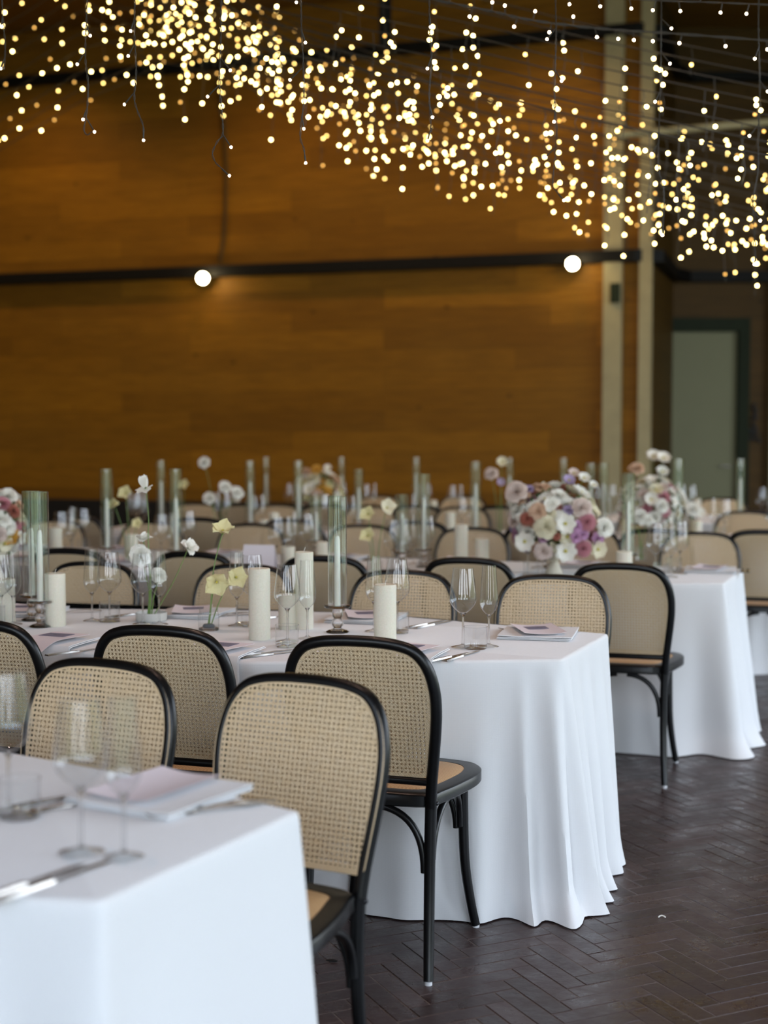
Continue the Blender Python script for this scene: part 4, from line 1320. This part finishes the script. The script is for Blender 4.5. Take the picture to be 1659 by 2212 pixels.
single_flower([P(330, 1333, Y0), P(350, 1300, Y0), P(378, 1250, Y0), P(406, 1186, Y0)], .037, 'lisianthus', 'white', (.6, -.5, .7), 'white flower leaning right over the chair from the grey bowl')
single_flower([P(327, 1333, Y0), P(332, 1290, Y0 - .01), P(340, 1262, Y0 - .01), P(343, 1243, Y0 - .02)], .024, 'ranunculus', 'white', (.4, -1, .2), 'small white flower inside the outline of the flute by the bowl')

# bouquets
def bouquet(px, Y, base_h, cz, rx, ry, rz_, n, cols, label, vlabel, seed, tall=(), front=()):
    rg = random.Random(seed)
    X = xat(px, Y, .9)
    v_ = empty('pedestal_vase', (X, Y, ZT)); tag(v_, vlabel, 'vase')
    part('vase_body', MB().lathe([(0, .0), (.040, 0), (.042, .004), (.028, .03), (.020, .055), (.030, .075), (.055, .10), (.06, .12), (.056, .12), (.03, .085), (0, .08)], 36), M['cream_vase'], v_)
    o = empty('flower_bouquet', (X, Y, ZT + .10)); tag(o, label, 'bouquet', 'mixed flower bouquets')
    c0 = cz - (ZT + .10)
    st = MB(); lf = MB()
    for i in range(n):
        # spread over the camera-facing and upper shell as well as the back
        z = 1 - 1.75 * (i + .5) / n; a = i * 2.39996 + seed
        d_ = Vector((math.sqrt(max(0, 1 - z * z)) * math.cos(a), math.sqrt(max(0, 1 - z * z)) * math.sin(a), z))
        k = rg.uniform(.72, 1.08)
        pos = Vector((d_.x * rx * k, d_.y * ry * k, c0 + d_.z * rz_ * k))
        kind, colr, r_ = rg.choice(cols)
        inst('bloom', bloom_data(kind, colr), o, pos, q_from(d_ + Vector((rg.uniform(-.3, .3), rg.uniform(-.3, .3), rg.uniform(-.1, .4)))), r_ * rg.uniform(1.0, 1.35))
        st.tube([(0, 0, 0), pos * .5 + Vector((0, 0, .01)), pos], .0016, 5)
    for (dx, dz, kind, colr, r_) in tall:
        pos = Vector((dx, rg.uniform(-.05, .05), c0 + dz))
        inst('bloom', bloom_data(kind, colr), o, pos, q_from((dx, -.6, .6)), r_)
        st.tube([(0, 0, 0), pos * .55 + Vector((0, 0, .01)), pos], .0014, 5)
    for (fx, fy, kind, colr, r_) in front:
        q_ = ony(fx, fy, Y); ux = (q_.x - X) / rx; uz = (q_.z - ZT - .10 - c0) / rz_
        pos = Vector((q_.x - X, -ry * (.45 + .75 * math.sqrt(max(.05, 1 - min(1, ux * ux + uz * uz)))), q_.z - ZT - .10))
        inst('bloom', bloom_data(kind, colr), o, pos, q_from((ux * .5, -1, uz * .35 + .1)), r_)
        st.tube([(0, 0, 0), pos * .5 + Vector((0, .03, .01)), pos], .0016, 5)
    for i in range(60):
        d_ = Vector((rg.gauss(0, 1), rg.gauss(0, 1), rg.gauss(.1, .8))).normalized()
        pos = Vector((d_.x * rx * .75, d_.y * ry * .75, c0 + d_.z * rz_ * .75))
        t_ = MB(); petal_mesh(t_, .05, .012, -.4, .3, 0, R(-85), 0, pointy=.3)
        m4 = Matrix.Translation(pos) @ q_from(-d_).to_matrix().to_4x4()
        t_.xform(m4); lf.add(t_.v, t_.f)
    part('stems', st, M['stem'], o); part('leaves', lf, M['leaf'], o)
MIX = [('ranunculus', 'white', .038), ('dahlia', 'pink', .04), ('lisianthus', 'white', .034), ('ranunculus', 'cream', .030), ('ranunculus', 'white', .033), ('anemone', 'white', .04), ('dahlia', 'pink', .045), ('ranunculus', 'mauve', .022), ('lisianthus', 'cream', .032), ('anemone', 'cream', .036), ('ranunculus', 'blush', .034), ('lisianthus', 'white', .03), ('ranunculus', 'peach', .026), ('dahlia', 'rust', .034), ('ranunculus', 'violet', .016), ('anemone', 'white', .036), ('ranunculus', 'cream', .035)]
bouquet(1197, 6.45, 0, .985, .205, .18, .16, 82, MIX, 'large mixed bouquet of white, pink and mauve blooms, third table', 'cream pedestal vase under the large mixed bouquet', 3, front=[(1255, 1122, 'dahlia', 'pink', .050), (1250, 1180, 'dahlia', 'pink', .048), (1208, 1125, 'anemone', 'white', .047), (1211, 1183, 'anemone', 'white', .050), (1130, 1116, 'dahlia', 'rust', .038), (1233, 1131, 'ranunculus', 'mauve', .024), (1232, 1153, 'ranunculus', 'mauve', .024), (1248, 1148, 'ranunculus', 'mauve', .022), (1127, 1164, 'anemone', 'white', .046), (1168, 1132, 'ranunculus', 'cream', .045), (1284, 1159, 'ranunculus', 'mauve', .028), (1283, 1182, 'anemone', 'cream', .042), (1298, 1136, 'ranunculus', 'white', .040), (1152, 1100, 'ranunculus', 'peach', .036), (1245, 1092, 'ranunculus', 'blush', .040), (1165, 1185, 'ranunculus', 'blush', .036), (1190, 1152, 'dahlia', 'rust', .022), (1110, 1060, 'ranunculus', 'blush', .045), (1180, 1085, 'lisianthus', 'white', .04)],
        tall=[(.06, .19, 'anemone', 'violet', .03), (.13, .20, 'anemone', 'white', .03), (-.12, .15, 'ranunculus', 'violet', .022), (.17, .17, 'anemone', 'white', .022), (.09, .22, 'anemone', 'blush', .028), (-.05, .15, 'lisianthus', 'cream', .03)])
bouquet(1405, 8.3, 0, .98, .17, .15, .15, 56, [c_ for c_ in MIX if c_[1] in ('white', 'cream', 'pink', 'blush')], 'white and pink bouquet in front of the door, fourth table', 'cream pedestal vase of the bouquet in front of the door', 5,
        tall=[(.02, .27, 'anemone', 'white', .045), (.07, .26, 'anemone', 'white', .045), (.07, .18, 'anemone', 'white', .04), (-.08, .2, 'ranunculus', 'peach', .04)])
bouquet(-12, 6.25, 0, .99, .12, .12, .15, 50, MIX, 'white, pink and orange bouquet cut by the left edge, third table', 'cream pedestal vase at the left edge, third table', 9,
        tall=[(.06, .12, 'ranunculus', 'white', .04), (.09, .03, 'ranunculus', 'cream', .04), (.08, -.06, 'anemone', 'gold', .05)])
bouquet(690, 10.4, 0, .97, .16, .15, .12, 50, [('ranunculus', 'peach', .035), ('ranunculus', 'cream', .04), ('dahlia', 'gold', .035), ('ranunculus', 'blush', .035), ('lisianthus', 'yellow', .035), ('anemone', 'white', .04)], 'peach and yellow bouquet on the farthest table below the planks', 'cream pedestal vase of the peach and yellow bouquet', 11,
        tall=[(-.02, .15, 'ranunculus', 'gold', .035), (.06, .16, 'anemone', 'white', .03), (-.1, .13, 'ranunculus', 'peach', .035)])
# bud vases with one or two blooms on the tables behind
def bud(px, Y, heads, where):
    X = xat(px, Y, .78)
    b_ = empty('bud_vase', (X, Y, ZT)); tag(b_, 'small clear glass bud vase ' + where, 'vase', 'bud vases on the tables')
    part('vase_body', MB().lathe([(.0, .002), (.03, .002), (.032, .01), (.032, .07)], 28), M['glass'], b_)
    for i, (hx, hy, kind, colr, r_) in enumerate(heads):
        hp_ = ony(hx, hy, Y)
        f0 = (X + .008 * (i - 1), Y, ZT + .006)
        mid = ((f0[0] * 2 + hp_.x) / 3, Y, ZT + (hp_.z - ZT) * .55)
        single_flower([f0, mid, (hp_.x, hp_.y, hp_.z)], r_, kind, colr, ((hx - px) * .01, -1, .5), '%s flower, %s in bud vase %s' % (colr, ORD[i], where))
bud(810, 6.3, [(795, 1158, 'trumpet', 'yellow', .042), (795, 1112, 'trumpet', 'yellow', .042), (835, 1098, 'trumpet', 'cream', .045)], 'behind the second table near its middle')
bud(280, 6.9, [(246, 1090, 'lisianthus', 'yellow', .03), (272, 1066, 'trumpet', 'yellow', .042), (296, 1132, 'trumpet', 'yellow', .034)], 'left of the tall white flower')
bud(470, 8.6, [(441, 999, 'ranunculus', 'white', .034), (452, 1076, 'ranunculus', 'white', .036), (486, 1052, 'ranunculus', 'white', .036), (512, 1064, 'ranunculus', 'white', .036)], 'on the fourth table at the left')
bud(1080, 8.5, [(1061, 1023, 'ranunculus', 'blush', .036), (1084, 998, 'anemone', 'cream', .034), (1082, 1042, 'anemone', 'violet', .026)], 'left of the mixed bouquet, fourth table')
bud(1385, 7.1, [(1382, 1116, 'ranunculus', 'white', .038), (1398, 1122, 'ranunculus', 'white', .03), (1368, 1120, 'anemone', 'white', .03)], 'right of the glass cylinder, third table')
bud(400, 8.9, [(398, 1048, 'trumpet', 'yellow', .04)], 'behind the left cylinder, fourth table')
bud(1498, 8.2, [(1496, 1100, 'ranunculus', 'white', .04), (1512, 1108, 'anemone', 'white', .034)], 'in front of the door, fourth table')

# scraps on the floor
p = onz(1430, 1982, .002)
o = MB().tube([(-.010, 0, .002), (-.006, .004, .004), (0, .006, .005), (.006, .004, .004), (.010, -.001, .002)], .0022, 6).build('petal_scrap', PET['white']); o.location = (p.x, p.y, .001)
tag(o, 'small white curled scrap lying on the brick floor at right', 'scrap')
p = onz(718, 2077, .002)
o = MB().tube([(-.016, .004, .003), (0, 0, .004), (.014, -.003, .003)], [.002, .004, .0025], 6).build('dark_twig', M['black_panel']); o.location = (p.x, p.y, .001)
tag(o, 'tiny dark twig on the brick floor between the front chair legs', 'twig')

# ------------------------------------------------------------------ fairy lights
def bulb_data(name, r, m_):
    return MB().ball((0, 0, 0), r, 8, 6).data(name, m_)
BB = [bulb_data('bulb', .0075, M['bulb_bright']), bulb_data('bulb', .0072, M['bulb_mid']), bulb_data('bulb', .0070, M['bulb_dim'])]
BN = bulb_data('bulb', .0042, M['bulb_near'])
def curve_pts(pix, n):
    return [Vector(p) for p in smooth_path([(x, y, 0) for x, y in pix], n)]
lr = random.Random(21)
DROP = ['below the first gap right of the looped strand', 'above the plank seam left of centre', 'just right of the brown wall line', 'right of the fifth sharp strand', 'as the lowest bulb left of centre', 'in the middle of the wall', 'right of the wall middle',
        'between the sixth sharp strand and the seventh', 'half way to the right spotlight', 'up left of the right spotlight', 'directly above the right spotlight', 'between the two pale posts', 'in front of the left pale post', 'in front of the right pale post',
        'above the green door', 'farthest right and lowest', 'left of the brown wall line', 'between the third and fourth sharp strands', 'above the left door frame', 'above the right door frame']
ORD2 = ORD + ['thirteenth', 'fourteenth', 'fifteenth']
def light_curtain(pix, Y0, drop, gap, bulb_gap, dens, label, grp, cable_r=.004, slope=-.3, nb=(1, 5), probs=(.5, .3, .2), one=False):
    pts = curve_pts(pix, 8)
    W = []
    for p in pts:
        Y = Y0
        for it in range(2):
            X = (p.x - 829.5) / F * Y; Y = Y0 + slope * X
        W.append(ony(p.x, p.y, Y))
    root = empty('fairy_light_curtain', W[0]); tag(root, label, 'fairy lights', grp)
    o = W[0].copy()
    part('support_cable', MB().tube([q_ - o for q_ in W], cable_r, 6), M['cable'], root)
    L = [0]
    for a, b2 in zip(W, W[1:]): L.append(L[-1] + (b2 - a).length)
    s_ = lr.uniform(0, gap)
    if one: s_ = L[-1] / 2
    k = 0
    while s_ < L[-1]:
        while L[k + 1] < s_: k += 1
        t = (s_ - L[k]) / (L[k + 1] - L[k]); p = W[k].lerp(W[k + 1], t)
        s_ += gap * lr.uniform(.6, 1.4)
        if one: s_ = L[-1] + 1
        if lr.random() > dens: continue
        n = lr.randint(*nb); ln = max(.03, min(drop * lr.uniform(.15, 1.0), bulb_gap * n))
        strand = MB()
        q_ = p - o
        path = [Vector((q_.x + .008 * math.sin(i * 1.7 + s_ * 9), q_.y + .008 * math.cos(i * 1.3), q_.z - ln * i / 4)) for i in range(5)]
        path[0] = q_.copy()
        so = part('light_strand', strand.tube(path, .0016, 4), M['cable'], root)
        for i in range(n):
            z = q_.z - ln * (i + .7) / n + lr.uniform(-.02, .02)
            d_ = lr.choices(BB, probs)[0]
            inst('bulb', d_, so, (q_.x + lr.uniform(-.02, .02), q_.y + lr.uniform(-.02, .02), z))
# dense band that sweeps down from upper left to the right edge
cen = [(300, -70), (450, 30), (600, 120), (750, 185), (900, 240), (1050, 292), (1200, 320), (1350, 352), (1500, 392), (1720, 440)]
for i in range(15):
    off = -78 + 168 * i / 14 + lr.uniform(-6, 6)
    pix = [(x, y + off * (.85 + .35 * (x / 1600)) - 22) for x, y in cen]
    light_curtain(pix, 10.9 - 3.0 * ((i * 7) % 15) / 14, .44, .15, .15, .70, '%s cable from the top in the dense band of fairy lights' % ORD2[i], 'dense band of fairy lights', .0035, nb=(1, 3), probs=(.42, .32, .26))
for i, (px, py, n_) in enumerate(((505, 215, 2), (560, 235, 2), (600, 210, 3), (690, 290, 3), (750, 340, 3), (865, 350, 4), (930, 380, 3), (1002, 420, 3), (1065, 430, 3), (1165, 430, 3), (1223, 455, 3), (1352, 500, 5), (1312, 480, 4), (1412, 510, 5), (1525, 540, 5), (1630, 560, 5), (400, 200, 4), (350, 180, 4), (1490, 470, 4), (1570, 470, 4))):
    light_curtain([(px - 12, py - 60), (px, py - 62), (px + 12, py - 60)], 8.6 + (i % 4) * .5, .15 * n_, .02, .13, 1.0, 'short fairy light dropper hanging %s' % DROP[i], 'long droppers below the fairy light band', .002, nb=(n_ // 2 + 1, n_ // 2 + 1), probs=(.7, .2, .1), one=True)
for i in range(8):
    y0 = -60 + i * 29
    light_curtain([(560, y0 - 40), (800, y0 + 10), (1050, y0 + 60), (1300, y0 + 120), (1720, y0 + 205)], 7.6 - i * .2, .5, .23, .14, .62, '%s cable from the top among sparser fairy lights at upper right' % ORD2[i], 'sparse fairy lights at upper right', .003, nb=(1, 4), probs=(.75, .15, .1))
for i, (ya, yb_) in enumerate(((325, 118), (298, 92), (262, 66), (214, 34), (178, 8), (132, -20), (98, -50), (62, -80), (28, -110))):
    light_curtain([(-60, ya + 34), (60, ya - 38), (180, ya - 108), (300, yb_ + (ya - yb_) * .22), (420, yb_ - 40), (520, yb_ - 80)], 9.3 - i * .12, .05, .115, .05, .72, '%s fairy light string from the bottom, slanting to the left edge' % ORD2[i], 'fairy light strings slanting left', .003, nb=(1, 1), probs=(.45, .35, .2))
for i in range(7):
    y0 = -60 + i * 30
    light_curtain([(180, y0 - 60), (300, y0), (420, y0 + 30), (540, y0 + 70), (620, y0 + 130)], 10.5 - i * .3, .6, .20, .16, .55, '%s cable from the top of the upper left fairy light cluster' % ORD2[i], 'fairy lights at upper left', .003, nb=(1, 4), probs=(.6, .25, .15))
# near sharp cables with small bulbs along them
def near_cable(pix, Y, label, r=.0035):
    W = [ony(p.x, p.y, Y) for p in curve_pts(pix, 10)]
    root = empty('light_string_cable', W[0]); tag(root, label, 'fairy light cable'); o = W[0].copy()
    mb = MB()
    for ph in (0, PI):
        mb.tube([q_ - o + Vector((0, math.cos(i * 1.1 + ph), math.sin(i * 1.1 + ph))) * r * .9 for i, q_ in enumerate(W)], r * .75, 6)
    part('cable', mb, M['cable'], root)
    for i in range(2, len(W), 3):
        q_ = W[i] - o; d_ = Vector((lr.uniform(-.012, .012), 0, -.03 if lr.random() < .75 else .03))
        so = part('bulb_lead', MB().tube([q_, q_ + d_], .0018, 6), M['cable'], root)
        inst('bulb', BN, so, q_ + d_ * 1.15)
near_cable([(900, -8), (1050, 22), (1150, 44), (1300, 62), (1450, 72), (1720, 92)], 5.6, 'dark twisted cable of small bulbs crossing the upper right ceiling')
near_cable([(1200, -14), (1400, 0), (1560, 6), (1740, 14)], 5.2, 'dark cable of small bulbs along the top right edge', .0022)
def near_strand(pix, bulbs, Y, label):
    pts = curve_pts(pix, 12)
    W = [ony(p.x, p.y, Y) for p in pts]
    root = empty('hanging_light_strand', W[0]); tag(root, label, 'fairy light strand', 'sharp hanging fairy light strands'); o = W[0].copy()
    # resample evenly for the twist
    P2, L = resample([tuple(q_) for q_ in W], max(30, int(sum((a - b2).length for a, b2 in zip(W, W[1:])) / .006)), False)
    mb = MB()
    for ph in (0, PI):
        mb.tube([q_ - o + Vector((math.cos(i * .75 + ph), math.sin(i * .75 + ph), 0)) * .0021 for i, q_ in enumerate(P2)], .0011, 5)
    part('twisted_wire', mb, M['cable'], root)
    for bx, by in bulbs:
        tgt = ony(bx, by, Y)
        st = min(P2, key=lambda q_: (q_ - tgt - Vector((0, 0, .035))).length)
        a = st - o; b2 = tgt - o; v_ = (b2 - a)
        so = part('bulb_lead', MB().tube([a, a + v_ * .5, b2], [.0012, .0022, .0024], 7), M['cable'], root)
        inst('bulb', BN, so, b2 + v_.normalized() * .003 if v_.length > 1e-4 else b2)
near_strand([(3, -30), (6, 40), (11, 100), (8, 150)], [(4, 55), (2, 146)], 4.6, 'sharp hanging light strand at the left edge')
near_strand([(190, -30), (187, 30), (184, 120), (190, 180), (188, 235), (184, 262), (181, 280), (188, 292), (196, 286), (203, 284)], [(194, 75), (168, 137), (180, 256), (203, 283)], 4.5, 'sharp hanging light strand ending in a loop, second from the left')
near_strand([(293, -30), (290, 60), (294, 150), (290, 210), (297, 240), (308, 268), (311, 292)], [(278, 119), (283, 65), (270, 224), (310, 301)], 4.4, 'sharp hanging light strand third from the left')
near_strand([(478, -30), (477, 80), (474, 180), (480, 250), (481, 290), (470, 305), (459, 330), (465, 350), (480, 365), (492, 378)], [(496, 150), (450, 207), (498, 316), (494, 378)], 4.3, 'sharp hanging light strand fourth from the left with a drooping tail')
near_strand([(650, -30), (651, 60), (655, 140), (656, 220), (650, 268), (649, 300), (656, 320), (659, 342)], [(641, 3), (659, 90), (628, 171), (656, 276), (660, 350)], 4.35, 'sharp hanging light strand left of centre top')
near_strand([(927, -30), (928, 60), (932, 130), (927, 200), (930, 260), (932, 285)], [(930, 56), (924, 146), (934, 251), (924, 302)], 4.5, 'sharp hanging light strand at the centre top')
near_strand([(1199, -30), (1201, 70), (1199, 150), (1198, 220), (1203, 280), (1199, 340), (1194, 395), (1203, 415), (1214, 428)], [(1183, 83), (1212, 173), (1197, 261), (1180, 338), (1217, 431)], 4.7, 'sharp hanging light strand right of centre')
near_strand([(1429, -30), (1428, 50), (1427, 160), (1424, 260), (1422, 360), (1432, 400), (1434, 440), (1431, 500)], [(1449, 60), (1446, 136), (1416, 218), (1409, 331), (1431, 506)], 5.0, 'sharp hanging light strand second from the right edge')
near_strand([(1640, -30), (1638, 60), (1641, 180), (1638, 290), (1637, 370), (1627, 430), (1629, 500), (1632, 560)], [(1631, 125), (1657, 196), (1620, 292), (1641, 475), (1630, 569)], 5.0, 'sharp hanging light strand nearest the right edge')
# anything that was built as a prototype but not placed would sit at the origin: none remain
for pr in (wine0, flute0, tumbler0, fork0, knife0, napN, napF, menuN, menuF, card0, holder0, chim0, taper0, chair0):
    assert pr.name in used, pr.name
